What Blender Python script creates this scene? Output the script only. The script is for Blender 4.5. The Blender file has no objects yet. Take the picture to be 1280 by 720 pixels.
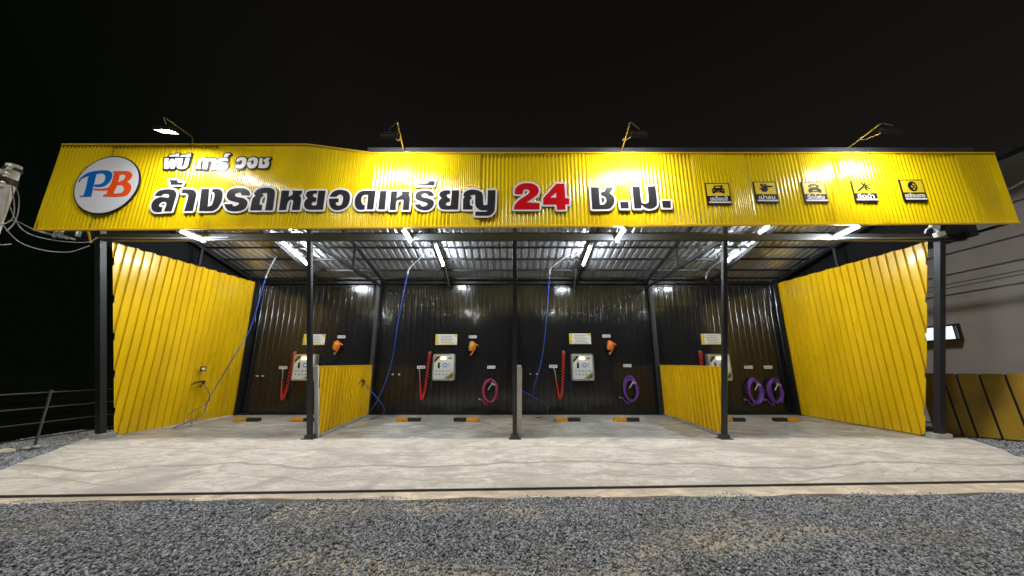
import bpy, bmesh, math, random
import numpy as np
from mathutils import Vector, Matrix, noise as mnoise
R = math.radians
rng = random.Random(7)
scn = bpy.context.scene
col = scn.collection

# ------------------------------------------------------------------ camera, sky, light, exposure
FPX = 425.0; PITCH = math.atan(99/425.0); CH = 1.5
cp, sp = math.cos(PITCH), math.sin(PITCH)
cd = bpy.data.cameras.new('camera'); cam = bpy.data.objects.new('camera', cd); col.objects.link(cam)
cam.location = (0, 0, CH); cam.rotation_euler = (R(90)+PITCH, 0, 0)
cd.sensor_width = 36; cd.lens = FPX/1280*36; cd.clip_start = .05; cd.clip_end = 2000
scn.camera = cam
w = bpy.data.worlds.new('World'); scn.world = w; w.use_nodes = True
nt = w.node_tree; bg = nt.nodes['Background']
tc = nt.nodes.new('ShaderNodeTexCoord'); sx = nt.nodes.new('ShaderNodeSeparateXYZ')
nt.links.new(tc.outputs['Generated'], sx.inputs[0])
rx = nt.nodes.new('ShaderNodeMapRange'); rx.inputs[1].default_value = -.78; rx.inputs[2].default_value = -.40
nt.links.new(sx.outputs[0], rx.inputs[0])
rz = nt.nodes.new('ShaderNodeMapRange'); rz.inputs[1].default_value = .75; rz.inputs[2].default_value = .35
rz.inputs[3].default_value = .45
nt.links.new(sx.outputs[2], rz.inputs[0])
mx = nt.nodes.new('ShaderNodeMix'); mx.data_type = 'RGBA'
mx.inputs[6].default_value = (.0012, .0026, .0014, 1); mx.inputs[7].default_value = (.0095, .0082, .0070, 1)
nt.links.new(rx.outputs[0], mx.inputs[0])
nt.links.new(mx.outputs[2], bg.inputs[0]); nt.links.new(rz.outputs[0], bg.inputs[1])
sd = bpy.data.lights.new('night_fill', 'SUN'); night_fill = bpy.data.objects.new('night_fill', sd); col.objects.link(night_fill)
sd.energy = 2.6; sd.angle = R(5); sd.color = (1, .95, .88)  # soft fill added to brighten apron and gravel; no such source at night
night_fill.rotation_euler = (R(22), R(-14), 0)
scn.view_settings.view_transform = 'Standard'; scn.view_settings.look = 'None'
scn.view_settings.exposure = 0; scn.view_settings.gamma = 1
TUBE_E = 430.0; FLOOD_E = 420.0

# ------------------------------------------------------------------ pixel rays -> points in the place
def ray(px, py):
    a = (px-640)/FPX; b = (360-py)/FPX
    return Vector((a, cp-b*sp, sp+b*cp))
O = Vector((0, 0, CH))
def atY(px, py, Y): d = ray(px, py); return O+d*(Y/d.y)
def atX(px, py, X): d = ray(px, py); return O+d*(X/d.x)
def atZ(px, py, Z): d = ray(px, py); return O+d*((Z-CH)/d.z)
YB = 11.75
def roof_z(y): return 4.52+.21*(YB-y)
def atRoof(px, py, off=0):
    d = ray(px, py); t = (4.52+.21*YB-off-CH)/(d.z+.21*d.y); return O+d*t

# ------------------------------------------------------------------ materials
def mat(name, base, rough=.5, metal=0, var=.0, vscale=3, bump=0, bscale=20, coat=0, cr=.08, spec=.5, rvar=0, stretch=(1, 1, 1), dirt=None, dscale=1.5, island=0):
    m = bpy.data.materials.new(name); m.use_nodes = True
    t = m.node_tree; p = t.nodes['Principled BSDF']
    p.inputs['Base Color'].default_value = (*base, 1); p.inputs['Roughness'].default_value = rough
    p.inputs['Metallic'].default_value = metal; p.inputs['Coat Weight'].default_value = coat; p.inputs['Coat Roughness'].default_value = cr
    p.inputs['Specular IOR Level'].default_value = spec
    g = t.nodes.new('ShaderNodeTexCoord'); mp = t.nodes.new('ShaderNodeMapping'); mp.inputs['Scale'].default_value = stretch
    t.links.new(g.outputs['Object'], mp.inputs[0])
    out = None
    def noise(s, d=4):
        n = t.nodes.new('ShaderNodeTexNoise'); n.inputs['Scale'].default_value = s; n.inputs['Detail'].default_value = d
        t.links.new(mp.outputs[0], n.inputs['Vector']); return n
    if var or island:
        n = noise(vscale); h = t.nodes.new('ShaderNodeMapRange')
        h.inputs[1].default_value = .3; h.inputs[2].default_value = .7
        h.inputs[3].default_value = 1-var; h.inputs[4].default_value = 1+var
        t.links.new(n.outputs['Fac'], h.inputs[0])
        k = t.nodes.new('ShaderNodeHueSaturation'); k.inputs['Color'].default_value = (*base, 1)
        src = h.outputs[0]
        if island:
            ge = t.nodes.new('ShaderNodeNewGeometry'); h2 = t.nodes.new('ShaderNodeMapRange')
            h2.inputs[3].default_value = 1-island; h2.inputs[4].default_value = 1+island
            t.links.new(ge.outputs['Random Per Island'], h2.inputs[0])
            mu = t.nodes.new('ShaderNodeMath'); mu.operation = 'MULTIPLY'
            t.links.new(src, mu.inputs[0]); t.links.new(h2.outputs[0], mu.inputs[1]); src = mu.outputs[0]
        t.links.new(src, k.inputs['Value']); out = k.outputs[0]
    if dirt:
        n = noise(dscale, 6); h = t.nodes.new('ShaderNodeMapRange')
        h.inputs[1].default_value = .5; h.inputs[2].default_value = .75; h.inputs[4].default_value = .55
        t.links.new(n.outputs['Fac'], h.inputs[0])
        mi = t.nodes.new('ShaderNodeMix'); mi.data_type = 'RGBA'; t.links.new(h.outputs[0], mi.inputs[0])
        mi.inputs[6].default_value = (*base, 1); mi.inputs[7].default_value = (*dirt, 1)
        if out: t.links.new(out, mi.inputs[6])
        out = mi.outputs[2]
    if out: t.links.new(out, p.inputs['Base Color'])
    if rvar:
        n = noise(vscale*2.3); h = t.nodes.new('ShaderNodeMapRange')
        h.inputs[3].default_value = max(.02, rough-rvar); h.inputs[4].default_value = min(1, rough+rvar)
        t.links.new(n.outputs['Fac'], h.inputs[0]); t.links.new(h.outputs[0], p.inputs['Roughness'])
    if bump:
        n = noise(bscale, 5); b = t.nodes.new('ShaderNodeBump'); b.inputs['Strength'].default_value = bump
        b.inputs['Distance'].default_value = .02
        t.links.new(n.outputs['Fac'], b.inputs['Height']); t.links.new(b.outputs[0], p.inputs['Normal'])
    return m
def emit(name, c, s):
    m = bpy.data.materials.new(name); m.use_nodes = True; t = m.node_tree; p = t.nodes['Principled BSDF']
    p.inputs['Base Color'].default_value = (.8, .8, .8, 1)
    p.inputs['Emission Color'].default_value = (*c, 1); p.inputs['Emission Strength'].default_value = s
    return m
YEL = (.77, .485, .004)
Mt = {
 'yellow': mat('yellow_metal', YEL, .30, 0, .10, 1.3, .10, 2.2, .25, rvar=.08, dirt=(.42, .22, .01), dscale=.8, stretch=(1, 1, .35)),
 'fascia': mat('fascia_metal', (.82, .60, .003), .25, 0, .07, 1.5, .04, 3, .5, cr=.22, rvar=.07, dirt=(.5, .28, .01), dscale=.9, stretch=(1, 1, .3)),
 'yellow_trim': mat('yellow_trim', (.72, .46, .02), .35, 0, .06, 4),
 'shaded_yellow': mat('shaded_yellow_metal', (.28, .17, .008), .5, 0, .25, 2, dirt=(.05, .035, .012), dscale=1.2),  # base yellow lowered to carry the panels' shade, dirt blotches on top
 'black': mat('black_metal', (.0135, .0135, .015), .16, 0, .2, 2, .42, 4.2, .25, rvar=.05, stretch=(1.5, 1, .32)),
 'dark_sheet': mat('dark_sheet', (.008, .008, .0085), .8, 0, .2, 2, spec=.1),
 'zinc': mat('zinc_roof', (.56, .58, .62), .22, .62, .10, 1.4, rvar=.06),
 'steel': mat('painted_steel', (.010, .0105, .012), .42, 0, .2, 6, .05, 30, rvar=.1),
 'steel_grey': mat('grey_steel', (.036, .038, .045), .42, .1, .15, 6),
 'galv': mat('galvanised', (.45, .45, .44), .4, .7, .1, 8),
 'white': mat('white_paint', (.80, .80, .80), .42, 0, .03, 6),
 'plate': mat('white_acrylic', (.82, .82, .84), .3, 0, .02, 6),
 'letter_black': mat('letter_black', (.028, .028, .034), .22, 0, .1, 4, coat=.3),
 'letter_side': mat('letter_side', (.012, .012, .014), .4),
 'letter_red': mat('letter_red', (.62, .006, .012), .25, coat=.2),
 'logo_blue': mat('logo_blue', (.004, .13, .50), .3), 'logo_orange': mat('logo_orange', (.80, .085, .012), .3),
 'logo_white': mat('logo_white', (.66, .68, .74), .35, 0, .03, 3),
 'sign_yellow': mat('sign_yellow', (.80, .60, .02), .5, spec=.3), 'ink': mat('black_ink', (.010, .010, .010), .6, spec=.25),
 'white_pvc': mat('white_pvc', (.60, .60, .56), .4, 0, .1, 6, dirt=(.3, .27, .2), dscale=2),
 'boom_grey': mat('boom_grey', (.27, .28, .29), .4), 'grey_pvc': mat('grey_pvc', (.50, .51, .52), .4),
 'panel': mat('panel_white', (.72, .72, .70), .35, 0, .04, 5), 'silver': mat('panel_edge', (.5, .5, .5), .3, .7),
 'display': emit('lit_display', (1, .85, .4), 1.6), 'dial': mat('blue_dial', (.05, .25, .55), .3), 'grey': mat('mid_grey', (.3, .3, .3), .4),
 'olive': mat('panel_olive', (.30, .26, .02), .4),
 'red': mat('red_hose', (.62, .028, .010), .35, coat=.2), 'orange': mat('orange_plastic', (.80, .20, .015), .35, .0, .1, 9),
 'amber': mat('amber_plastic', (.62, .30, .03), .35), 'purple': mat('purple_hose', (.20, .055, .42), .4, 0, .1, 9),
 'pink': mat('pink_hose', (.55, .05, .20), .4), 'blue': mat('blue_hose', (.008, .06, .42), .35), 'black_rubber': mat('black_rubber', (.012, .012, .012), .5),
 'grey_hose': mat('grey_hose', (.16, .17, .18), .4),
 'brass': mat('brass', (.55, .36, .12), .3, .9), 'stop_yellow': mat('stop_yellow', (.72, .33, .02), .5, 0, .2, 12), 'stop_black': mat('stop_black', (.014, .014, .014), .55),
 'pole': mat('pole_concrete', (.74, .73, .71), .85, 0, .2, 5, .25, 25), 'ceramic': mat('white_ceramic', (.75, .75, .74), .2),
 'cable': mat('pale_cable', (.25, .25, .25), .5), 'dark_cable': mat('dark_cable', (.03, .03, .03), .5),
 'fence': mat('fence_pipe', (.075, .077, .075), .5, .3, .2, 8), 'fence_rail': mat('fence_rail', (.022, .023, .022), .5, .3),
 'concrete_foot': mat('rough_concrete', (.30, .29, .27), .9, 0, .25, 9, .5, 30),
 'rock': mat('pale_rock', (.48, .43, .32), .9, 0, .25, 7, .5, 14),
 'house': mat('house_wall', (.44, .425, .42), .75, 0, .09, 1.2, .05, 10, dirt=(.31, .295, .28), dscale=.7), 'house_dark': mat('dark_frame', (.02, .02, .02), .4),
 'pane': emit('lit_pane', (.85, .94, 1), 1.1), 'leaf': mat('leaf', (.02, .04, .012), .5, 0, .4, 8),
 'lamp_body': mat('lamp_body', (.03, .03, .03), .4), 'arm': mat('lamp_arm', (.30, .24, .06), .35, .4),
 'lens': emit('flood_lens', (1, .97, .92), FLOOD_E), 'tube': emit('tube_glow', (.88, .95, 1), TUBE_E),
}
def ground_mat(name, base, second, rough, streak=None, joint=None, wet=0, sand=None, bump=.3, spec=.5):
    m = bpy.data.materials.new(name); m.use_nodes = True; t = m.node_tree; p = t.nodes['Principled BSDF']
    N = t.nodes.new; L = t.links.new
    g = N('ShaderNodeTexCoord'); mp = N('ShaderNodeMapping'); L(g.outputs['Object'], mp.inputs[0])
    def nz(s, d, st=(1, 1, 1), dist=0):
        mm = N('ShaderNodeMapping'); mm.inputs['Scale'].default_value = st; L(g.outputs['Object'], mm.inputs[0])
        n = N('ShaderNodeTexNoise'); n.inputs['Scale'].default_value = s; n.inputs['Detail'].default_value = d
        n.inputs['Distortion'].default_value = dist
        L(mm.outputs[0], n.inputs['Vector']); return n.outputs['Fac']
    def rg(f, a, b, c=0, d=1):
        h = N('ShaderNodeMapRange'); h.inputs[1].default_value = a; h.inputs[2].default_value = b
        h.inputs[3].default_value = c; h.inputs[4].default_value = d; L(f, h.inputs[0]); return h.outputs[0]
    def mix(f, a, b):
        i = N('ShaderNodeMix'); i.data_type = 'RGBA'; L(f, i.inputs[0])
        for k, v in ((6, a), (7, b)):
            if isinstance(v, tuple): i.inputs[k].default_value = (*v, 1)
            else: L(v, i.inputs[k])
        return i.outputs[2]
    c = mix(rg(nz(.55, 6, dist=.6), .38, .62), base, second)
    if streak:
        c = mix(rg(nz(1.5, 10, (.8, 1.25, 1), 1.4), .43, .64, 0, .85), c, streak)
        c = mix(rg(nz(3.0, 9, (.75, 1.2, 1), 1.2), .48, .70, 0, .75), c, tuple(min(.8, v*1.32) for v in base))
        c = mix(rg(nz(.42, 6, dist=2.2), .55, .68, 0, .75), c, tuple(v*.58 for v in base))
        c = mix(rg(nz(17, 8, (.8, 1.1, 1), .6), .52, .64, 0, .6), c, tuple(v*.6 for v in base))
    if sand:
        c = mix(rg(nz(.45, 5), .55, .62), c, sand)
    if joint:                                   # an uneven seam between two pours
        s = N('ShaderNodeSeparateXYZ'); L(g.outputs['Object'], s.inputs[0])
        for (jy, amp, sc, wd, dk) in joint:
            a = N('ShaderNodeMath'); a.operation = 'MULTIPLY_ADD'; L(nz(sc, 4, (1, .05, 1)), a.inputs[0]); a.inputs[1].default_value = amp; L(s.outputs[1], a.inputs[2])
            b = N('ShaderNodeMath'); b.operation = 'SUBTRACT'; L(a.outputs[0], b.inputs[0]); b.inputs[1].default_value = jy+amp*.5
            ab = N('ShaderNodeMath'); ab.operation = 'ABSOLUTE'; L(b.outputs[0], ab.inputs[0])
            c = mix(rg(ab.outputs[0], 0, wd, .9, 0), c, dk)
    L(c, p.inputs['Base Color'])
    p.inputs['Specular IOR Level'].default_value = spec; r = rg(nz(.7, 4, dist=1), .4, .62, max(.1, rough-wet), rough); L(r, p.inputs['Roughness'])
    b = N('ShaderNodeBump'); b.inputs['Strength'].default_value = bump; b.inputs['Distance'].default_value = .015
    L(nz(11, 10, (.8, 1.3, 1)), b.inputs['Height']); L(b.outputs[0], p.inputs['Normal'])
    return m
Mt['apron'] = ground_mat('apron_concrete', (.435, .402, .355), (.375, .348, .308), .88, (.30, .265, .215), [(5.85, 1.9, .38, .07, (.18, .16, .135)), (5.2, 1.6, .45, .025, (.24, .21, .17)), (7.0, 1.1, .6, .035, (.25, .22, .185)), (6.5, 1.6, .35, .012, (.16, .14, .12)), (7.3, 2.8, .55, .010, (.15, .13, .11)), (5.5, 2.4, .7, .009, (.15, .135, .115)), (6.0, 3.2, 1.1, .008, (.17, .15, .13))], .1, bump=.8)
Mt['bay'] = ground_mat('bay_concrete', (.60, .575, .535), (.36, .345, .32), .62, (.27, .25, .22), [(9.3, .6, .7, .04, (.28, .25, .21)), (10.4, .8, .5, .03, (.30, .27, .23)), (8.5, .5, .9, .03, (.32, .29, .24))], .34)
Mt['sand'] = ground_mat('sandy_strip', (.33, .285, .22), (.25, .215, .165), .95)
Mt['verge'] = ground_mat('verge_sand', (.50, .42, .32), (.36, .31, .24), .95, (.30, .25, .19))
Mt['ground'] = ground_mat('gravel_ground', (.085, .087, .09), (.06, .062, .066), .95, sand=(.30, .25, .18), bump=1)
Mt['field'] = ground_mat('unlit_field', (.0035, .0050, .0028), (.002, .003, .0016), 1, spec=0)  # night darkness put into the colour, far below real foliage
Mt['gravel'] = mat('gravel_stone', (.172, .180, .194), .55, 0, .25, 40, island=.75, dirt=(.20, .175, .135), dscale=.9)

# ------------------------------------------------------------------ mesh building
class MB:
    def __init__(s): s.v = []; s.f = []
    def add(s, vs, fs):
        n = len(s.v); s.v += [Vector(p) for p in vs]; s.f += [tuple(i+n for i in f) for f in fs]; return s
    def box(s, c, d, rot=None):
        hx, hy, hz = d[0]/2, d[1]/2, d[2]/2
        vs = [Vector((a*hx, b*hy, e*hz)) for e in (-1, 1) for a, b in ((-1, -1), (1, -1), (1, 1), (-1, 1))]
        if rot is not None: vs = [rot @ q for q in vs]
        c = Vector(c)
        return s.add([q+c for q in vs], [(3, 2, 1, 0), (4, 5, 6, 7), (0, 1, 5, 4), (1, 2, 6, 5), (2, 3, 7, 6), (3, 0, 4, 7)])
    def bar(s, a, b, wd, ht):
        a = Vector(a); b = Vector(b); z = (b-a); L = z.length; z.normalize()
        up = Vector((0, 0, 1)) if abs(z.z) < .9 else Vector((0, 1, 0))
        x = z.cross(up).normalized(); y = x.cross(z)
        return s.box((a+b)/2, (wd, ht, L), Matrix((x, y, z)).transposed())
    def tube(s, pts, r, n=8, cap=True):
        pts = [Vector(p) for p in pts]; rings = []
        up = None
        for i, p in enumerate(pts):
            t = (pts[min(i+1, len(pts)-1)]-pts[max(i-1, 0)]).normalized()
            if up is None: up = Vector((0, 0, 1)) if abs(t.z) < .9 else Vector((1, 0, 0))
            x = t.cross(up)
            if x.length < 1e-5: x = t.cross(Vector((.3, .5, .8)))
            x.normalize(); up = x.cross(t)
            rr = r[i] if isinstance(r, (list, tuple)) else r
            rings.append([p+(x*math.cos(k*2*math.pi/n)+up*math.sin(k*2*math.pi/n))*rr for k in range(n)])
        fs = []
        for i in range(len(pts)-1):
            for k in range(n): fs.append((i*n+k, i*n+(k+1) % n, (i+1)*n+(k+1) % n, (i+1)*n+k))
        if cap: fs += [tuple(range(n))[::-1], tuple((len(pts)-1)*n+k for k in range(n))]
        return s.add([q for g in rings for q in g], fs)
    def cyl(s, a, b, r, n=16): return s.tube([a, b], r, n)
    def build(s, name, m, parent=None, smooth=None, bevel=0, local=False, loc=None):
        me = bpy.data.meshes.new(name); o = bpy.data.objects.new(name, me)
        off = Vector((0, 0, 0))
        if parent is not None and not local:
            q = parent
            while q is not None: off += q.location; q = q.parent
        if parent is None and loc is not None: off = Vector(loc); o.location = off
        me.from_pydata([p-off for p in s.v], [], s.f); me.update()
        me.materials.append(Mt[m] if isinstance(m, str) else m)
        if smooth is not None:
            me.polygons.foreach_set('use_smooth', [True]*len(me.polygons))
            if smooth < 180: me.set_sharp_from_angle(angle=R(smooth))
        col.objects.link(o)
        if parent is not None: o.parent = parent
        if bevel:
            b = o.modifiers.new('bevel', 'BEVEL'); b.width = bevel; b.segments = 2; b.limit_method = 'ANGLE'
        return o
def tag(o, label=None, cat=None, group=None, kind=None):
    if label: o['label'] = label
    if cat: o['category'] = cat
    if group: o['group'] = group
    if kind: o['kind'] = kind
    return o
def thing(name, label, cat, loc=(0, 0, 0), group=None):
    o = bpy.data.objects.new(name, None); col.objects.link(o); o.location = loc; o.empty_display_size = .1
    return tag(o, label, cat, group)
def copy_tree(o, parent=None):
    c = o.copy(); col.objects.link(c)
    if parent is not None: c.parent = parent
    for ch in list(o.children): copy_tree(ch, c)
    return c
def dup(o, loc, label, **kw):
    c = copy_tree(o); c.location = loc; return tag(c, label, **kw)
def spline(pts, k=8, closed=False):
    P = [Vector(p) for p in pts]; n = len(P); out = []
    for i in range(n if closed else n-1):
        if closed: a, b, c, d = P[i-1], P[i], P[(i+1) % n], P[(i+2) % n]
        else: a, b, c, d = P[max(i-1, 0)], P[i], P[i+1], P[min(i+2, n-1)]
        for j in range(k):
            t = j/k
            out.append(.5*((2*b)+(c-a)*t+(2*a-5*b+4*c-d)*t*t+(3*b-a-3*c+d)*t**3))
    if not closed: out.append(P[-1])
    return out
def sheet(mb, org, u, vdir, n, length, pitch, prof, lo, hi, rows=1, wob=0, seed=0):
    """profiled metal sheet: prof = [(fraction of pitch, height)], ribs run along vdir"""
    u, vdir, n, org = Vector(u), Vector(vdir), Vector(n), Vector(org)
    cols = []; k = 0
    while True:
        done = False
        for fr, h in prof:
            x = (k+fr)*pitch
            if x > length: x = length; done = True
            cols.append((x, h))
            if done: break
        if done: break
        k += 1
    vs = []; fs = []; m = rows+1
    for x, h in cols:
        a, b = lo(x), hi(x)
        for r in range(m):
            z = a+(b-a)*r/rows
            d = h
            if wob: d += wob*mnoise.noise(Vector((x*1.3+seed, z*.8, seed)))
            vs.append(org+u*x+vdir*z+n*d)
    for i in range(len(cols)-1):
        for r in range(rows): fs.append((i*m+r, (i+1)*m+r, (i+1)*m+r+1, i*m+r+1))
    return mb.add(vs, fs)
WAVE = [(j/8, .009*math.cos(2*math.pi*j/8)) for j in range(8)]
TRAP = [(0, 0), (.37, 0), (.40, .036), (.57, .036), (.60, 0)]
ROOF = [(0, 0), (.40, 0), (.50, .030), (.84, .030), (.94, 0)]
FINE = [(0, 0), (.28, 0), (.33, .016), (.42, .016), (.47, 0), (.70, 0), (.72, .004), (.76, .004), (.78, 0)]

# ------------------------------------------------------------------ ground
g = MB(); g.add([(-400, -400, -.035), (400, -400, -.035), (400, 400, -.035), (-400, 400, -.035)], [(0, 1, 2, 3)])
tag(g.build('ground', 'ground'), kind='structure')
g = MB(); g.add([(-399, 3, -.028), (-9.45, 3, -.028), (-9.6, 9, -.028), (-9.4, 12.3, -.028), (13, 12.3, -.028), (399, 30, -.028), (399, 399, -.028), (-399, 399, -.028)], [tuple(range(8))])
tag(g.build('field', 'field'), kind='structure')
def irregular(pts, n=14, amp=.05, seed=0):
    out = []
    for i, (a, am) in enumerate(pts):
        b = pts[(i+1) % len(pts)][0]
        for k in range(n):
            t = k/n; p = Vector(a).lerp(Vector(b), t)
            if am and k:
                q = mnoise.noise_vector(Vector((p.x*1.6+seed, p.y*1.6, seed))); p += Vector((q.x, q.y))*amp*am
            out.append(p)
    return out
def slab(name, outline, z0, z1, m):
    b = MB(); n = len(outline)
    b.add([(p.x, p.y, z1) for p in outline]+[(p.x, p.y, z0) for p in outline],
          [tuple(range(n))]+[(i, i+n, (i+1) % n+n, (i+1) % n) for i in range(n)])
    return tag(b.build(name, m), kind='structure')
apron = irregular([((-6.95, 4.48), 0), ((8.2, 5.13), 1), ((8.72, 6.3), 1), ((9.9, 7.95), 0), ((-9.25, 7.95), 1)], 16, .07, 3)
slab('concrete_apron', apron, -.1, 0, 'apron')
slab('bay_floor', [Vector(p) for p in ((-9.05, 7.951), (9.62, 7.951), (9.62, 12), (-9.15, 12))], -.1, -.004, 'bay')
strip = irregular([((-7.2, 4.33), 1), ((8.6, 4.73), 0), ((8.22, 5.108), 0), ((-6.97, 4.458), 0)], 40, .10, 9)
slab('sandy_verge', strip, -.1, -.012, 'verge')
b = MB(); b.bar((-6.97, 4.466, .001), (8.22, 5.116, .001), .02, .024)
tag(b.build('edge_joint', 'dark_cable'), kind='structure')

# gravel stones
nr = np.random.RandomState(5)
def gravel(name, sampler, count, smin, smax):
    t = (1+5**.5)/2
    ico = np.array([(-1, t, 0), (1, t, 0), (-1, -t, 0), (1, -t, 0), (0, -1, t), (0, 1, t), (0, -1, -t), (0, 1, -t), (t, 0, -1), (t, 0, 1), (-t, 0, -1), (-t, 0, 1)])/1.9
    fc = np.array([(0, 11, 5), (0, 5, 1), (0, 1, 7), (0, 7, 10), (0, 10, 11), (1, 5, 9), (5, 11, 4), (11, 10, 2), (10, 7, 6), (7, 1, 8), (3, 9, 4), (3, 4, 2), (3, 2, 6), (3, 6, 8), (3, 8, 9), (4, 9, 5), (2, 4, 11), (6, 2, 10), (8, 6, 7), (9, 8, 1)])
    xy = sampler(count); n = len(xy)
    s = (smin+(smax-smin)*nr.rand(n)**1.3)[:, None, None]
    sc = np.stack([nr.uniform(.9, 1.75, n), nr.uniform(.55, 1.0, n), nr.uniform(.32, .65, n)], 1)[:, None, :]
    v = ico[None]*nr.uniform(.78, 1.22, (n, 12, 1))*sc*s
    q = nr.normal(size=(n, 4))*np.array([1.6, .45, .45, 1.6]); q /= np.linalg.norm(q, axis=1)[:, None]
    a, bb, c, d = q.T
    Rm = np.stack([np.stack([1-2*(c*c+d*d), 2*(bb*c-a*d), 2*(bb*d+a*c)], 1), np.stack([2*(bb*c+a*d), 1-2*(bb*bb+d*d), 2*(c*d-a*bb)], 1), np.stack([2*(bb*d-a*c), 2*(c*d+a*bb), 1-2*(bb*bb+c*c)], 1)], 1)
    v = np.einsum('nij,nkj->nki', Rm, v)
    v[:, :, 0] += xy[:, None, 0]; v[:, :, 1] += xy[:, None, 1]; v[:, :, 2] += -.032+nr.uniform(.002, .018, n)[:, None]
    f = (fc[None]+np.arange(n)[:, None, None]*12).reshape(-1)
    me = bpy.data.meshes.new(name); me.vertices.add(n*12); me.vertices.foreach_set('co', v.reshape(-1).astype(np.float32))
    nf = n*20; me.loops.add(nf*3); me.loops.foreach_set('vertex_index', f.astype(np.int32))
    me.polygons.add(nf); me.polygons.foreach_set('loop_start', np.arange(0, nf*3, 3, dtype=np.int32))
    me.update(calc_edges=True); me.materials.append(Mt['gravel'])
    o = bpy.data.objects.new(name, me); col.objects.link(o)
    return tag(o, kind='stuff')
def lowf(x, y): return np.array([mnoise.noise(Vector((a*.55+3.1, b*1.3, 0)))+.5*mnoise.noise(Vector((a*1.7, b*3, 4))) for a, b in zip(x, y)])
def front(n):
    y = 2.55+(4.95-2.55)*nr.rand(n)**.8; x = (nr.rand(n)*2-1)*(1.58*y+.5)
    edge = 4.36+(x+6.3)*.0245+.05*np.sin(x*3.1)+.03*np.sin(x*7.7)
    k = (y < edge)
    lf = lowf(x, y); bare = (nr.rand(n) < np.clip((lf-.0)/.6, 0, .62)) & (np.abs(x-.6) < 3.2)
    k &= ~bare
    return np.stack([x, y], 1)[k]
gravel('gravel', front, 150000, .0055, .0175)
def sides(n):
    y = 4.4+4.6*nr.rand(n); sgn = np.where(nr.rand(n) < .5, -1, 1); d = nr.rand(n)*2.6
    xl = np.interp(y, [4.4, 7.95, 9], [-6.9, -9.2, -9.3]); xr = np.interp(y, [5.1, 6.3, 7.95, 9], [8.2, 8.72, 9.85, 9.85])
    x = np.where(sgn < 0, xl-.0-d*.55, xr+d); k = np.ones(n, bool)
    return np.stack([x, y], 1)[k]
gravel('gravel', sides, 26000, .012, .026)
sm_ = MB(); st = .05
for ix in range(-56, 72):
    for iy in range(0, 34):
        x, y = ix*st, 2.7+iy*st
        if lowf([x], [y])[0] > .0 and abs(x-.6) < 3.2: sm_.add([(x, y, -.026), (x+st, y, -.026), (x+st, y+st, -.026), (x, y+st, -.026)], [(0, 1, 2, 3)])
if sm_.v: tag(sm_.build('sand_patch', 'sand'), kind='structure')
rk = MB()
for px, py, r in ((6, 566, .10), (31, 562, .065), (45, 560, .06), (-12, 571, .09)):
    c = atZ(px, py, 0); bm = bmesh.new(); bmesh.ops.create_icosphere(bm, subdivisions=2, radius=r)
    m_ = MB(); 
    for v in bm.verts:
        v.co *= 1+.3*mnoise.noise(v.co*9+Vector((px, 0, 0))); v.co.z *= .55
    bm.verts.index_update()
    m_.add([v.co+Vector((c.x, c.y, .02)) for v in bm.verts], [tuple(v.index for v in f.verts) for f in bm.faces]); bm.free()
    o = m_.build('rock', 'rock', smooth=40, loc=(c.x, c.y, 0))
    tag(o, {6: 'largest pale rock on the gravel beside the pipe fence', 31: 'mid sized pale rock left of the fence post foot', 45: 'small pale rock right at the foot of the fence post', -12: 'pale rock at the far left edge of the gravel'}[px], 'rock', 'rocks at the fence')

# ------------------------------------------------------------------ car wash building
BL = thing('car_wash_building', 'open fronted car wash shed with yellow side walls and black back wall', 'building', (0, 9.5, 0))
FX = [-8.87, -4.36, .06, 4.58, 9.22]; RX = [-8.92, -4.66, .10, 4.84, 9.28]
for i, x in enumerate(FX):
    wd = .125 if i in (0, 4) else .095
    b = MB(); b.bar((x, 7.88, 0), (x, 6.80, 4.62), wd, .12 if i in (0, 4) else .085)
    b.build('post', 'steel', BL, bevel=.006)
    b = MB()
    if i in (0, 4):
        b.box((x-.01 if i == 0 else x+.05, 7.92, .045), (.31, .27, .13))
        o = b.build('footing', 'concrete_foot', BL, bevel=.02)
    else:
        b.box((x, 7.88, .008), (.26, .24, .016)); b.box((x, 7.88, .05), (.17, .16, .07)); b.build('base_plate', 'steel_grey', BL, bevel=.004)
for i, x in enumerate(RX):
    b = MB(); b.box((x, 11.60, 2.24), (.12, .12, 4.48)); b.build('rear_post', 'steel_grey' if 0 < i < 4 else 'steel', BL, bevel=.006)
b = MB(); bz1, bz0 = atY(640, 292, 6.83).z, atY(640, 300, 6.83).z; b.bar((-9.15, 6.88, (bz0+bz1)/2), (9.72, 6.88, (bz0+bz1)/2), .10, bz1-bz0); b.build('front_beam', 'steel_grey', BL, bevel=.005)
b = MB(); b.bar((-9.1, 11.62, 4.40), (9.5, 11.62, 4.40), .06, .08); b.build('rear_beam', 'steel', BL)
for y in (7.3, 8.05, 8.8, 9.52, 10.2, 10.92, 11.5):
    b = MB(); b.bar((-9.2, y, roof_z(y)-.05), (9.55, y, roof_z(y)-.04), .04, .055); b.build('purlin', 'steel', BL)
for x in (-8.98, -6.66, -4.5, -2.2, .08, 2.28, 4.7, 6.95, 9.25):
    big = x in (-8.98, -4.5, .08, 4.7, 9.25)
    b = MB(); b.bar((x, 6.3, roof_z(6.3)-.15), (x, 11.68, roof_z(11.68)-.15), .055 if big else .045, .09); b.build('rafter', 'steel', BL)
for i, x in ((0, -8.9), (1, -4.5), (3, 4.7), (4, 9.25)):
    if 0 < i < 4:
        b = MB(); b.bar((x, 6.95, 4.26), (x, 11.55, 4.20), .055, .08); b.build('tie_beam', 'steel', BL)
    b = MB(); b.box((x, 9.25, (4.25+roof_z(9.25)-.2)/2+.0), (.06, .06, roof_z(9.25)-.24-4.25)); b.build('king_post', 'steel_grey', BL)
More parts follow.
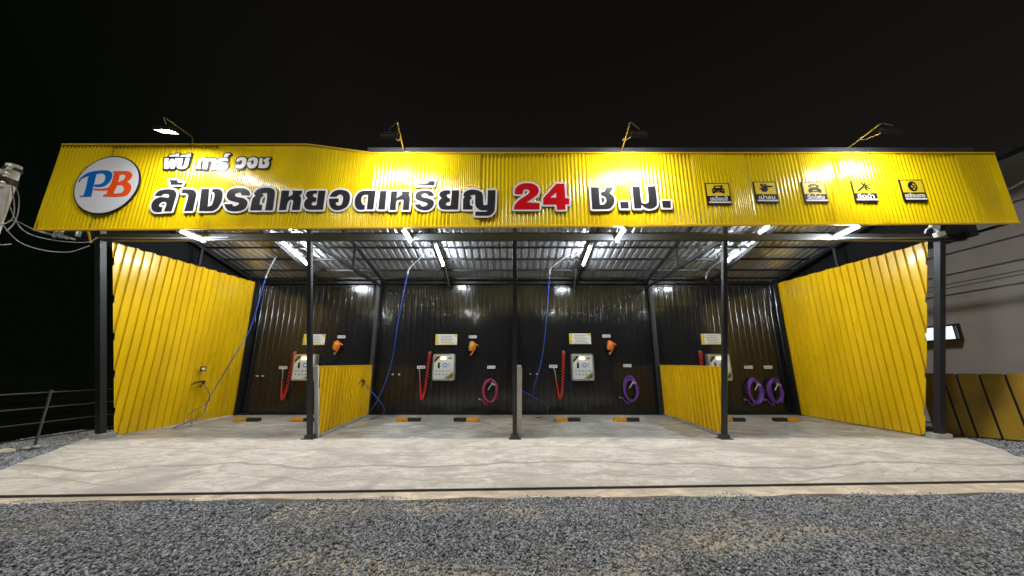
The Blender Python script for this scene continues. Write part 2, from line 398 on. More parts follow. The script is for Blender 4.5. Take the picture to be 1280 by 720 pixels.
# roof and walls
rf = MB()
sl = Vector((0, 1, -.21)); org = Vector((-9.32, 6.25, roof_z(6.25)))
sheet(rf, org, (1, 0, 0), sl, (0, .205, .978), 19.05, .215, ROOF, lambda x: 0, lambda x: 5.62, 6, .003, 3)
rf.build('roof_sheet', 'zinc', BL, smooth=25)
bw = MB()
sheet(bw, (-9.06, YB, -.01), (1, 0, 0), (0, 0, 1), (0, -1, 0), 18.5, .205, FINE, lambda x: 0, lambda x: 3.62+.01*math.sin(x*3), 10, .018, 8)
sheet(bw, (-9.06, YB-.022, 0), (1, 0, 0), (0, 0, 1), (0, -1, 0), 18.5, .205, FINE, lambda x: 3.54+.012*math.sin(x*2.1), lambda x: 4.47+.02*math.sin(x*5), 4, .02, 15)
bw.build('back_wall', 'black', BL, smooth=25)
b = MB(); b.box((.12, 11.66, .03), (18.3, .05, .06)); b.build('base_rail', 'steel', BL)
def front_edge(y): return max(.02, (8.13-y)/1.03*4.17)
sw = MB()
def topL(u):
    y = 7.10+u
    return 4.19+.02*math.sin(u*9) if y < 7.42 else 4.21+(y-7.42)*.042+.012*math.sin(u*17)
sheet(sw, (-8.84, 7.10, 0), (-.022, 1, 0), (0, 0, 1), (1, 0, 0), 4.50, .2, TRAP, lambda u: front_edge(7.10+u), topL, 10, .014, 4)
sw.build('side_wall', 'yellow', BL, smooth=25)
sw = MB()
def topR(u): return 4.20+.008*math.sin(u*11)+.037*max(0, u-.35)
sheet(sw, (9.17, 7.08, 0), (.022, 1, 0), (0, 0, 1), (-1, 0, 0), 4.53, .2, TRAP, lambda u: front_edge(7.10+u), topR, 10, .014, 22)
sw.build('side_wall', 'yellow', BL, smooth=25)
for x, nx in ((-9.14, 1), (9.52, -1)):
    gs = MB()
    sheet(gs, (x, 6.5, 0), (0, 1, 0), (0, 0, 1), (nx, 0, 0), 5.28, .4, [(0, 0), (.5, .003)], lambda u: 4.12, lambda u: roof_z(6.5+u)-.03, 3)
    gs.build('gable_sheet', 'dark_sheet', BL, smooth=25)
b = MB(); b.bar((-8.85, 11.52, 0), (-8.93, 11.52, 4.4), .05, .05); b.build('corner_trim', 'steel', BL)
b = MB(); b.bar((9.22, 11.52, 0), (9.22, 11.52, 4.4), .05, .05); b.build('corner_trim', 'steel', BL)

# half-height partitions
for i, (xf, xb, lab) in enumerate(((-4.285, -4.62, 'low yellow corrugated partition with white end strip on the left of the shed'),
                          (.17, .11, 'low partition seen edge on behind the middle post, white end strip'),
                          (4.70, 4.90, 'low yellow corrugated partition with white end strip on the right of the shed'))):
    y0, y1 = 8.06, 11.5
    t = thing('partition_wall', lab, 'partition', ((xf+xb)/2, 9.7, 0), 'low partitions between the bays')
    y0 = 7.70; A, Bq = Vector((xf, y0, 0)), Vector((xb, y1, 0)); du = (Bq-A).normalized(); L = (Bq-A).length; nn = Vector((du.y, -du.x, 0))
    for s_ in (1, -1):
        b = MB(); sheet(b, A+nn*.018*s_, du, (0, 0, 1), nn*s_, L, .2, TRAP, lambda u: max(.06, (8.07-y0-u)/.242), lambda u: 1.50+.05*u/L, 4, .008, 5+i+s_)
        b.build('panel_sheet', 'yellow', t, smooth=25)
    b = MB(); b.bar(A+Vector((0, 0, 1.515)), Bq+Vector((0, 0, 1.565)), .085, .02); b.build('top_trim', 'yellow_trim', t)
    b = MB(); b.bar((xf-.012, 8.035, .0), (xf-.012, 7.662, 1.54), .085, .05); b.build('end_strip', 'white_pvc', t, bevel=.006)
    b = MB(); b.bar(A+Vector((0, .36, .025)), Bq+Vector((0, 0, .025)), .13, .058); b.build('kerb', 'concrete_foot', t, bevel=.01)

# ------------------------------------------------------------------ the sign above the bays
YF = 6.2
SG = thing('fascia_sign', 'long yellow corrugated sign board with Thai lettering above the open bays', 'sign', (0, YF, 4.1))
X0, X1 = -9.32, 9.93
def ftop(u):
    x = X0+u
    if x < -4.23: return 5.985
    if x < -2.88: return 5.985-(x+4.23)/1.35*.20
    return 5.78
def fbot(u): return 4.115+.145*u/(X1-X0)
b = MB(); u0 = 0; k = 0
while u0 < X1-X0-.01:                      # lapped sheets, each a touch out of true
    wd = min(.0775*14, X1-X0-u0); tl = rng.uniform(-.006, .006)
    sheet(b, (X0+u0, YF-.0025*(k % 2), 0), Vector((1, rng.uniform(-.002, .002), 0)).normalized(), Vector((0, tl*.6, 1)), (0, -1, 0), wd, .0775, WAVE, lambda x: fbot(x+u0), lambda x: ftop(x+u0), 5, .007, 2+k)
    for v in b.v[-1:]: pass
    u0 += wd; k += 1
for v in b.v:
    if abs(v.y-YF) > .02: v.y = YF+(v.y-YF)*.4
b.build('sign_sheet', 'fascia', SG, smooth=60)
b = MB(); b.bar((X0, YF-.005, fbot(0)-.012), (X1, YF-.005, fbot(X1-X0)-.012), .05, .03); b.build('bottom_trim', 'yellow_trim', SG)
b = MB()
for a, c in (((X0, 5.985), (-4.23, 5.985)), ((-4.23, 5.985), (-2.88, 5.785)), ((-2.88, 5.785), (X1, 5.785))):
    b.bar((a[0], YF, a[1]+.012), (c[0], YF, c[1]+.012), .05, .024)
b.build('top_trim', 'yellow_trim', SG)
b = MB(); b.bar((-3.0, YF+.07, 5.865), (9.6, YF+.07, 5.865), .08, .18); b.build('cap_flashing', 'steel_grey', SG)
b = MB(); b.bar((X0+.1, YF+.06, 5.2), (X1-.1, YF+.06, 5.2), .05, .05); b.bar((X0+.1, YF+.06, 4.25), (X1-.1, YF+.06, 4.3), .05, .05)
b.build('sign_frame', 'steel', SG)
for y, sgn in ((X0+.02, 1), (X1-.02, 1)):
    for za, zb_ in ((4.3, 4.3), (5.6, 5.5)):
        b = MB(); b.bar((y, 6.23, za), (y, 6.95, zb_), .05, .05); b.build('bracket', 'steel', SG)

def path(s):
    """'x,y' smooth points and 'x,y!' corners -> dense closed outline"""
    P = []; C = []
    for w_ in s.split():
        C.append(w_.endswith('!')); a, c = w_.rstrip('!').split(','); P.append(Vector((float(a), float(c))))
    n = len(P); out = []
    for i in range(n):
        j = (i+1) % n
        if C[i] and C[j]: out.append(P[i]); continue
        a = P[i-1] if not C[i] else P[i]; d = P[(j+1) % n] if not C[j] else P[j]
        p, q = P[i], P[j]
        for k in range(5):
            t = k/5
            out.append(.5*((2*p)+(q-a)*t+(2*a-5*p+4*q-d)*t*t+(3*p-a-3*q+d)*t**3))
    return out
def loops_at(paths, wd, h):
    """outlines of the shape grown by wd, from a distance field on a grid of step h"""
    segs = []
    for p in paths:
        for i in range(len(p)): segs.append((*p[i], *p[(i+1) % len(p)]))
    S = np.array(segs); pad = wd+3*h
    x0, y0 = S[:, ::2].min()-pad, S[:, 1::2].min()-pad; x1, y1 = S[:, ::2].max()+pad, S[:, 1::2].max()+pad
    nx, ny = int((x1-x0)/h)+2, int((y1-y0)/h)+2
    X, Y = np.meshgrid(x0+np.arange(nx)*h, y0+np.arange(ny)*h, indexing='ij')
    D = np.full(X.shape, 1e9); ins = np.zeros(X.shape, bool)
    for ax, ay, bx, by in S:
        dx, dy = bx-ax, by-ay; l2 = dx*dx+dy*dy+1e-12
        t = np.clip(((X-ax)*dx+(Y-ay)*dy)/l2, 0, 1)
        D = np.minimum(D, (X-ax-t*dx)**2+(Y-ay-t*dy)**2)
        if ay != by:
            ins ^= ((ay > Y) != (by > Y)) & (X < (bx-ax)*(Y-ay)/(by-ay)+ax)
    F = np.sqrt(D)*np.where(ins, -1, 1)-wd
    F[F == 0] = 1e-6
    nxt = {}; pt = {}
    def ed(i, j, k, l):
        key = (i, j, k, l)
        if key not in pt:
            a, c = F[i, j], F[k, l]; t = a/(a-c)
            pt[key] = (X[i, j]+(X[k, l]-X[i, j])*t, Y[i, j]+(Y[k, l]-Y[i, j])*t)
        return key
    sg = F < 0
    mixed = (sg[:-1, :-1] != sg[1:, :-1]) | (sg[:-1, :-1] != sg[:-1, 1:]) | (sg[:-1, :-1] != sg[1:, 1:])
    for i, j in zip(*np.nonzero(mixed)):
        c = [(i, j), (i+1, j), (i+1, j+1), (i, j+1)]; s_ = [sg[q] for q in c]
        outs = []; ins_ = []
        for k in range(4):
            a, b2 = c[k], c[(k+1) % 4]
            if s_[k] != s_[(k+1) % 4]:
                key = ed(*min(a, b2), *max(a, b2))
                (outs if s_[k] else ins_).append((k, key))
        if len(outs) == 1: nxt[outs[0][1]] = ins_[0][1]
        else:
            for (k, key) in outs:
                for (k2, key2) in ins_:
                    if k2 == (k+3) % 4 or k2 == (k-1) % 4: nxt[key] = key2
    L = []; seen = set()
    for k0 in list(nxt):
        if k0 in seen: continue
        lp = []; k = k0
        while k not in seen and k in nxt: seen.add(k); lp.append(pt[k]); k = nxt[k]
        if len(lp) > 5: L.append(lp)
    return L
def filled(name, loops, y, depth, m, parent):
    """flat filled outline in the XZ plane, its front face at y, depth running back"""
    cu = bpy.data.curves.new(name, 'CURVE'); cu.dimensions = '2D'; cu.fill_mode = 'BOTH'; cu.extrude = depth/2
    for lp in loops:
        s_ = cu.splines.new('POLY'); s_.points.add(len(lp)-1); s_.use_cyclic_u = True
        for q, c in zip(s_.points, lp): q.co = (c[0], c[1], 0, 1)
    o = bpy.data.objects.new(name, cu); col.objects.link(o)
    dg = bpy.context.evaluated_depsgraph_get(); dg.update()
    me = bpy.data.meshes.new_from_object(o.evaluated_get(dg)); bpy.data.objects.remove(o); bpy.data.curves.remove(cu)
    b = MB(); b.add([(v.co.x, y+depth/2-v.co.z, v.co.y) for v in me.vertices], [tuple(p.vertices) for p in me.polygons])
    bpy.data.meshes.remove(me)
    return b.build(name, m, parent)
CR = {'A': (184, 222, 14.4), 'B': (264, 222, 14.4), 'C': (344, 222, 14.4), 'D': (410, 222, 14.4), 'E': (470, 222, 14.4), 'F': (545, 227, 14.4),
      'G': (636, 222, 14.4), 'H': (732, 222, 10.667), 'I': (198, 186, 16), 'J': (268, 186, 16), 'K': (86, 190, 8.78)}
def outline(crop, s, Y):
    x0, y0, k = CR[crop]; out = []
    for p in path(s):
        q = atY(x0+p.x/k, y0+p.y/k, Y); out.append((q.x, q.z))
    return out
BIG = [
 ('A', 'k', ["135,330! 180,268 240,230 330,212 420,210 490,228 522,270 520,340 440,605! 305,608! 345,500 348,455 315,432 260,445 215,495 235,525 280,532! 255,618! 150,615 92,575 78,510 105,430 170,375 240,352! 330,355 385,365! 395,312 340,292 290,302 265,330!"]),
 ('A', 'k', ["400,45! 540,45! 560,90! 645,92! 630,128! 425,130! 430,95!"]),
 ('A', 'k', ["635,210! 780,212 860,240 885,300 870,390 820,600! 670,600! 735,370 740,320 700,285 625,282!"]),
 ('A', 'k', ["980,205! 1118,205! 1092,500 1110,515! 1160,500 1195,420 1215,320 1205,275 1165,255! 1180,208! 1280,205 1345,240 1355,320 1330,440 1270,540 1200,590 1130,600! 935,600!"]),
 ('B', 'k', ["690,320! 545,318! 540,280 500,270 440,290 430,325 480,350 580,370 645,420 650,480 610,550 520,595 400,605 290,575 235,480! 385,475! 395,510 440,512 490,490 495,455 430,435 330,410 280,350 290,280 350,215 470,185 580,190 670,230 695,280"]),
 ('B', 'k', ["770,290! 830,220 930,185 1040,183 1120,210 1145,270 1130,420 1105,585! 970,585! 1000,420 1010,290 985,275 910,285! 940,325 890,370 870,490! 920,490! 905,585! 700,585! 735,420 755,360! 800,330!"]),
 ('C', 'k', ["120,235! 250,235! 245,300 235,340! 285,330 320,290 310,235! 490,235! 470,300! 440,315 460,350 465,400 440,580! 300,580! 325,440 320,405 270,400 225,450 195,580! 70,585!"]),
 ('C', 'k', ["760,235! 650,238 580,260 555,320 590,375! 540,420 520,490 550,550 620,575 860,575! 910,235! 780,235! 750,480! 735,500 680,500 655,475 680,440 735,435! 745,365! 700,350 680,320 700,290 750,290!"]),
 ('D', 'k', ["30,345! 80,270 160,228 260,222 350,250 395,320 390,420 350,510 270,565 170,585 80,560 30,490 20,380! 195,375! 190,440! 145,450 150,490 190,505 240,490 270,420 270,340 230,305 180,320 155,345!"]),
 ('D', 'k', ["860,238! 660,235 560,270 500,350 482,450 500,530 560,575 655,572! 670,500! 625,480 600,420 610,350 660,310 725,315! 700,570! 815,570!"]),
 ('D', 'k', ["940,240! 1055,240! 1025,572! 905,572!"]),
 ('E', 'k', ["275,245! 385,245! 372,370! 430,330 470,300 455,245! 615,245! 605,300! 585,310 610,360 590,580! 480,580! 495,430 480,400 430,400 370,430 355,580! 245,580!"]),
 ('E', 'k', ["1045,330! 935,328! 925,300 870,285 825,305 830,345 920,370 1010,400 1040,450 1020,520 950,575 850,585 750,555 695,485! 800,480! 820,515 880,515 930,480 900,450 800,420 720,380 710,320 750,260 850,235 960,240 1020,275"]),
 ('E', 'k', ["740,110! 930,100! 960,65! 1055,65! 1045,140! 740,140!"]),
 ('F', 'k', ["250,160! 150,162 85,190 60,240 105,305! 60,340 45,410 80,480 160,500 395,500! 415,160! 290,160! 265,420! 240,435 190,430 175,405 200,370 250,360! 250,310! 210,285 190,255 205,225 255,220!"]),
 ('F', 'k', ["490,255! 520,190 600,150 700,148 800,180 840,240 850,400 870,425 905,420 925,400 935,155! 1070,155! 1060,430 1040,540 960,605 880,612 705,612! 710,540! 900,540 925,515! 800,510 735,470 705,400 705,260 680,235 610,255! 650,300! 610,330 615,430! 660,440! 655,500! 485,500! 490,310! 520,275!"]),
 ('G', 'r', ["110,295! 110,220 160,150 260,105 400,105 500,150 540,230 510,310 420,380 320,445! 555,460! 550,570! 90,570! 110,490 180,410 300,330 370,270 360,225 310,210 265,230 245,300!"]),
 ('G', 'r', ["860,110! 1000,110! 1015,370! 1090,375! 1085,480! 1020,480! 1020,575! 865,575! 860,485! 620,485! 620,370!", "855,265! 750,360! 855,365!"]),
 ('H', 'k', ["70,130! 175,130! 190,360! 240,360 275,320 270,270 235,245! 210,240! 205,195! 250,185 275,130! 365,125! 355,165 320,205! 370,250 385,310 365,370 310,415 200,420 90,420!"]),
 ('H', 'k', ["460,325! 570,325! 575,410! 470,410!"]),
 ('H', 'k', ["620,120! 720,120! 740,310 770,345 810,345 840,310 825,120! 930,115! 950,330 930,390 870,415 800,405 745,365! 740,410! 650,410!"]),
 ('H', 'k', ["1015,310! 1130,310! 1135,400! 1030,400!"]),
]
for i, (c, k, ps) in enumerate(BIG):
    yf = YF-.030-.004*(i % 2)
    P_ = [outline(c, s, yf) for s in ps]
    plate = filled('letter', loops_at(P_, .040, .010), yf, .012, 'plate', SG)
    filled('letter_side', loops_at(P_, .046, .012), yf+.0125, .010, 'letter_side', plate)
    filled('letter_face', P_, yf-.005, .004, 'letter_black' if k == 'k' else 'letter_red', plate)
SMALL = [
 ('I', ["120,185! 200,185! 188,315! 245,200! 300,200! 285,315! 340,185! 400,185! 310,400! 228,400! 235,325! 190,400! 105,400!"]),
 ('I', ["205,152! 240,122 350,115! 362,96! 412,93! 405,152!"]),
 ('I', ["405,185! 490,185! 462,330 480,350 505,335 550,180! 622,180! 580,340 520,395 430,402 372,370 372,310!"]),
 ('I', ["430,152! 460,128 570,120! 590,98! 650,93! 636,158!"]),
 ('I', ["830,200 900,175 970,190 995,230 980,330 960,405! 875,405! 898,260 880,238 845,280 838,400! 755,400! 785,270 800,225"]),
 ('I', ["1022,190! 1100,185 1150,210 1160,260 1130,405! 1045,405! 1072,270 1060,248 1012,245!"]),
 ('J', ["270,238! 160,232! 130,248 160,265 230,285 258,320 230,380 150,405 60,395 30,345! 115,340! 140,355 160,335 80,300 52,260 90,200 170,180 250,190"]),
 ('J', ["190,140 225,95 312,93! 322,112! 280,128 270,158! 200,162"]),
 ('J', ["430,250! 470,190 550,165 620,180 640,230 620,320 570,375 500,390 430,370 425,330! 480,310! 500,325 540,300 555,250 530,225 490,245 500,260!"]),
 ('J', ["660,250! 700,190 780,165 850,185 870,240 850,320 800,375 730,390 670,360 650,300 660,265! 740,260! 735,300 750,320 780,290 785,245 760,225 725,245!"]),
 ('J', ["905,185! 970,180! 955,310! 1000,310 1010,270 985,250 980,220 1020,200 1040,175! 1120,180! 1100,210 1070,225! 1095,270 1085,330 1040,380 960,385 880,380!"]),
]
for i, (c, ps) in enumerate(SMALL):
    yf = YF-.032-.004*(i % 2)
    P_ = [outline(c, s, yf) for s in ps]
    plate = filled('letter', loops_at(P_, .030, .006), yf+.006, .016, 'letter_side', SG)
    filled('letter_face', P_, yf, .005, 'white', plate)
# round logo: a disc with dark rim
lc = atY(133.2, 229.5, YF-.05); lr = .62
tp, bt = atY(143, 194.5, YF-.05), atY(120, 267.5, YF-.05); lr = (tp.z-bt.z)/2; lc.z = (tp.z+bt.z)/2
lx = (atY(91, 240, YF-.05).x+atY(174.5, 217, YF-.05).x)/2; lc.x = lx
circ = lambda r, n=72: [(lc.x+r*math.cos(k*2*math.pi/n), lc.z+r*math.sin(k*2*math.pi/n)) for k in range(n)]
disc = filled('logo_disc', [circ(lr)], YF-.036, .026, 'letter_side', SG)
filled('logo_face', [circ(lr-.026)], YF-.040, .0035, 'logo_white', disc)
Pl = ["118,330! 105,318 150,265 230,220 330,203 430,203 475,235 470,290 430,345 370,380 280,382! 285,355! 340,352 390,320 400,265 370,235 302,242! 250,470! 245,490! 120,490! 125,475! 165,465 212,282! 218,262 160,283 130,303!"]
Bl = ["480,210! 640,210 690,235 690,280 640,325! 680,360 680,420 630,475 540,490 375,488! 380,470! 415,460! 425,418! 330,422 270,412! 275,400! 380,400 450,370 500,232! 480,226!", "560,250! 600,245 620,265 600,305 540,330!", "530,365! 580,365 605,400 580,445 490,455!"]
filled('logo_letter', [outline('K', s, YF-.043) for s in Pl], YF-.043, .003, 'logo_blue', disc)
filled('logo_letter', [outline('K', s, YF-.043) for s in Bl], YF-.043, .003, 'logo_orange', disc)

# ------------------------------------------------------------------ five pictogram boards on the sign
def text_loops(body, wd):
    cu = bpy.data.curves.new('txt', 'FONT'); cu.body = body; cu.size = 1; cu.align_x = 'LEFT'
    o = bpy.data.objects.new('txt', cu); col.objects.link(o)
    dg = bpy.context.evaluated_depsgraph_get(); dg.update(); me = bpy.data.meshes.new_from_object(o.evaluated_get(dg))
    V = [Vector(v.co) for v in me.vertices]; F_ = [tuple(p.vertices) for p in me.polygons]
    bpy.data.objects.remove(o); bpy.data.curves.remove(cu); bpy.data.meshes.remove(me)
    return V, F_
def pict(kind):
    """outlines in a unit box 0..1 by 0..0.62, origin lower left"""
    ell = lambda cx, cy, rx_, ry_, n=20: [(cx+rx_*math.cos(k*2*math.pi/n), cy+ry_*math.sin(k*2*math.pi/n)) for k in range(n)]
    if kind == 'shine':
        return [[(.24, .12), (.34, .12), (.36, .17), (.66, .17), (.68, .12), (.78, .12), (.80, .34), (.72, .40), (.66, .54), (.36, .54), (.30, .40), (.22, .34)],
                [(.37, .41), (.41, .49), (.61, .49), (.65, .41)], ell(.31, .28, .04, .03), ell(.71, .28, .04, .03), [(.42, .22), (.60, .22), (.58, .26), (.44, .26)],
                [(.70, .60), (.72, .53), (.78, .51), (.72, .49), (.70, .42), (.68, .49), (.62, .51), (.68, .53)]]
    if kind == 'blow':
        return [ell(.44, .26, .17, .15), [(.26, .44), (.30, .56), (.56, .56), (.58, .46), (.88, .44), (.88, .38), (.58, .36), (.50, .42), (.30, .42)],
                [(.36, .47), (.37, .52), (.52, .52), (.52, .47)], [(.30, .22), (.20, .28), (.22, .33), (.30, .31)]]
    if kind == 'foam':
        return [[(.22, .06), (.32, .06), (.35, .10), (.67, .10), (.70, .06), (.80, .06), (.82, .22), (.76, .28), (.26, .28), (.20, .22)], [(.38, .15), (.64, .15), (.62, .21), (.40, .21)],
                [(.28, .30), (.74, .30), (.66, .36), (.36, .36)], ell(.30, .42, .07, .05), ell(.42, .50, .08, .06), ell(.56, .51, .08, .06), ell(.68, .43, .08, .05), ell(.42, .50, .04, .03), ell(.56, .51, .04, .03)]
    if kind == 'spray':
        return [[(.16, .10), (.20, .07), (.42, .24), (.52, .34), (.48, .38), (.36, .28)], [(.50, .36), (.56, .40), (.44, .58), (.40, .56)],
                [(.56, .40), (.60, .44), (.62, .56), (.57, .54)], [(.58, .38), (.60, .42), (.84, .46), (.80, .41)], [(.56, .33), (.60, .36), (.80, .22), (.74, .20)], [(.52, .30), (.56, .33), (.66, .12), (.61, .12)]]
    return [ell(.50, .31, .22, .27, 28), ell(.56, .42, .05, .06), ell(.46, .30, .05, .05), ell(.62, .30, .04, .05), ell(.54, .18, .05, .05), ell(.66, .40, .025, .03)]
ICON = [('shine', 'เคลือบสี', (880.5, 228.5), (911, 229), (915, 255.5), (885, 256), 'yellow service board with a shining car over a Thai caption'),
        ('blow', 'เป่าลม', (941.5, 227), (969, 227), (974, 253.5), (945, 253.5), 'yellow service board with an air blower over a Thai caption'),
        ('foam', 'ฉีดโฟม', (1000.5, 227), (1030, 227), (1036, 253), (1007, 253.5), 'yellow service board with a foam covered car over a Thai caption'),
        ('spray', 'ฉีดน้ำ', (1062.5, 226), (1091.5, 225), (1098.5, 252), (1070, 252.5), 'yellow service board with a spraying water lance over a Thai caption'),
        ('tyre', 'เคลือบยาง', (1123.5, 224.5), (1152.5, 224.5), (1160, 251.5), (1131, 251.5), 'yellow service board with a tyre over a Thai caption')]
for kind, cap, tl, tr, br, bl_, lab in ICON:
    yf = YF-.030
    q = [atY(*p, yf) for p in (tl, tr, br, bl_)]
    xl = (q[0].x+q[3].x)/2; xr = (q[1].x+q[2].x)/2; zt = (q[0].z+q[1].z)/2; zb = (q[2].z+q[3].z)/2
    W, H_ = xr-xl, zt-zb
    t = thing('service_board', lab, 'sign', ((xl+xr)/2, YF, zb), 'service boards on the yellow sign')
    b = MB(); b.box(((xl+xr)/2, yf+.010, (zt+zb)/2), (W, .020, H_)); b.build('board', 'ink', t)
    f = .022; zs = zb+H_*.40
    b = MB(); b.box(((xl+xr)/2, yf-.003, (zs+zt-f)/2), (W-2*f, .005, zt-f-zs)); b.build('yellow_face', 'sign_yellow', t)
    b = MB(); b.box(((xl+xr)/2+.01, yf-.003, zb+H_*.105), (W-2*f, .005, H_*.07)); b.build('white_stripe', 'white', t)
    lo = [[(xl+f+p[0]*(W-2*f), zs+.006+p[1]/.62*(zt-f-zs-.012)) for p in lp] for lp in pict(kind)]
    filled('pictogram', loops_at(lo, .007 if kind == 'spray' else .001, .004), yf-.0085, .0028, 'ink', t)
    V, F_ = text_loops(cap, 0); xs = [v.x for v in V]; zs_ = [v.y for v in V]
    sx_ = (W*.70 if kind != 'tyre' else W*.84)/(max(xs)-min(xs)); sz_ = H_*.21/(max(zs_)-min(zs_))
    b = MB()
    for ox, oz in ((0, 0), (.0035, 0), (.007, 0), (.0035, .0035), (.0035, -.0035)):
        b.add([((xl+xr)/2+(v.x-(max(xs)+min(xs))/2)*sx_+ox-.0035, yf-.004-ox*.2-oz*.1, zb+H_*.17+(v.y-min(zs_))*sz_+oz) for v in V], F_)
    b.build('caption', 'white', t)

# ------------------------------------------------------------------ lamps
def basis(n, spin=0):
    z = -Vector(n).normalized(); x = Vector((1, 0, 0)); x = (x-z*x.dot(z)).normalized(); y = z.cross(x)
    return Matrix((x, y, z)).transposed()
FL = [((240, 171), (208, 148), (208, 163), (-.05, .31, -.95), 'floodlight with glowing lens above the round logo sign'),
      ((505, 190), (497, 154), (488, 170), (.02, .74, -.67), 'dark floodlight on an arm above the middle of the Thai lettering'),
      ((777, 189), (787, 154), (798, 169), (.0, .74, -.67), 'dark floodlight on an arm above the Thai letters right of 24'),
      ((1060, 185), (1100, 155), (1112, 165), (-.04, .74, -.67), 'dark floodlight on an arm above the service boards')]
for base_, tip_, lamp_, n, lab in FL:
    p0 = atY(*base_, YF+.05); p1 = atY(*tip_, YF-.62); hc = atY(*lamp_, YF-.72)
    t = thing('floodlight', lab, 'floodlight', p0, 'floodlights over the sign')
    b = MB(); b.tube([(p0.x, YF+.10, p0.z-.55), (p0.x, YF+.09, p0.z-.04), p0], .014, 8); b.tube([p0, p1], .014, 8); b.build('arm', 'arm', t, smooth=40)
    B = basis(n)
    b = MB(); b.tube([p1+(p0-p1)*.06, p1+Vector((0, -.05, -.02)), hc+B @ Vector((0, 0, .10))], .010, 6); b.build('yoke', 'lamp_body', t)
    b = MB(); b.box(hc+B @ Vector((0, 0, .02)), (.30, .21, .04), B)
    for k in range(7): b.box(hc+B @ Vector((-.12+.04*k, 0, .052)), (.007, .18, .024), B)
    for dx_, dy_, w_, d_ in ((-.143, 0, .014, .20), (.143, 0, .014, .20), (0, -.098, .27, .014), (0, .098, .27, .014)): b.box(hc+B @ Vector((dx_, dy_, -.012)), (w_, d_, .026), B)
    b.build('housing', 'lamp_body', t)
    b = MB(); b.box(hc+B @ Vector((0, 0, -.003)), (.26, .17, .004), B); b.build('lens', 'lens', t)
    if p0.x > -5:
        m_ = p0.lerp(p1, .5); b = MB(); b.tube(spline([m_+Vector((0, 0, .01)), m_+Vector((-.05, .02, -.03)), m_+Vector((-.03, -.06, -.10)), hc+B @ Vector((0, 0, .07))], 6), .006, 5); b.build('cord', 'arm', t)
TB = [((353, 303), (384, 331), 'rear fluorescent tube over the leftmost bay'), ((545, 306), (553, 331), 'rear fluorescent tube over the second bay from the left'),
      ((740, 308), (728, 331), 'rear fluorescent tube over the third bay from the left'), ((964, 280), (951, 290), 'fluorescent tube half hidden by the sign over the rightmost bay'),
      ((925, 314), (907, 328), 'rear fluorescent tube beside the right post in the rightmost bay'),
      ((223, 289), (256, 301), 'front fluorescent tube left of the left inner post'), ((502, 287), (514, 301), 'front fluorescent tube over the second bay from the left'),
      ((782, 286), (770, 301), 'front fluorescent tube over the third bay from the left'), ((1075, 283), (1043, 297), 'front fluorescent tube above the right yellow side wall')]
for a, c, lab in TB:
    front_ = 'front' in lab
    p, q = (atY(*a, 6.28), atY(*c, 6.80)) if front_ else (atRoof(*a, .27), atRoof(*c, .27))
    x = (p.x+q.x)/2; p.x = q.x = x
    mid = (p+q)/2; dr = (q-p).normalized(); L = max((q-p).length, .45); p = mid-dr*L/2; q = mid+dr*L/2
    t = thing('tube_light', lab, 'light', mid, 'fluorescent tubes under the roof')
    b = MB(); b.tube([p, q], .021, 12); b.build('tube', 'tube', t, smooth=50)
    up = Vector((0, .2, .98))
    b = MB(); b.bar(p-dr*.05+up*.055, q+dr*.05+up*.055, .055, .045); b.build('housing', 'white', t)
    for e in (p-dr*.03, q+dr*.03):
        b = MB(); b.box(e+up*.012, (.045, .05, .07)); b.build('socket', 'white', t)
    for k in (.2, .8):
        e = p.lerp(q, k); b = MB(); b.bar(e+up*.07, (e.x, e.y, roof_z(e.y)-.03), .008, .008); b.build('hanger', 'steel_grey', t)

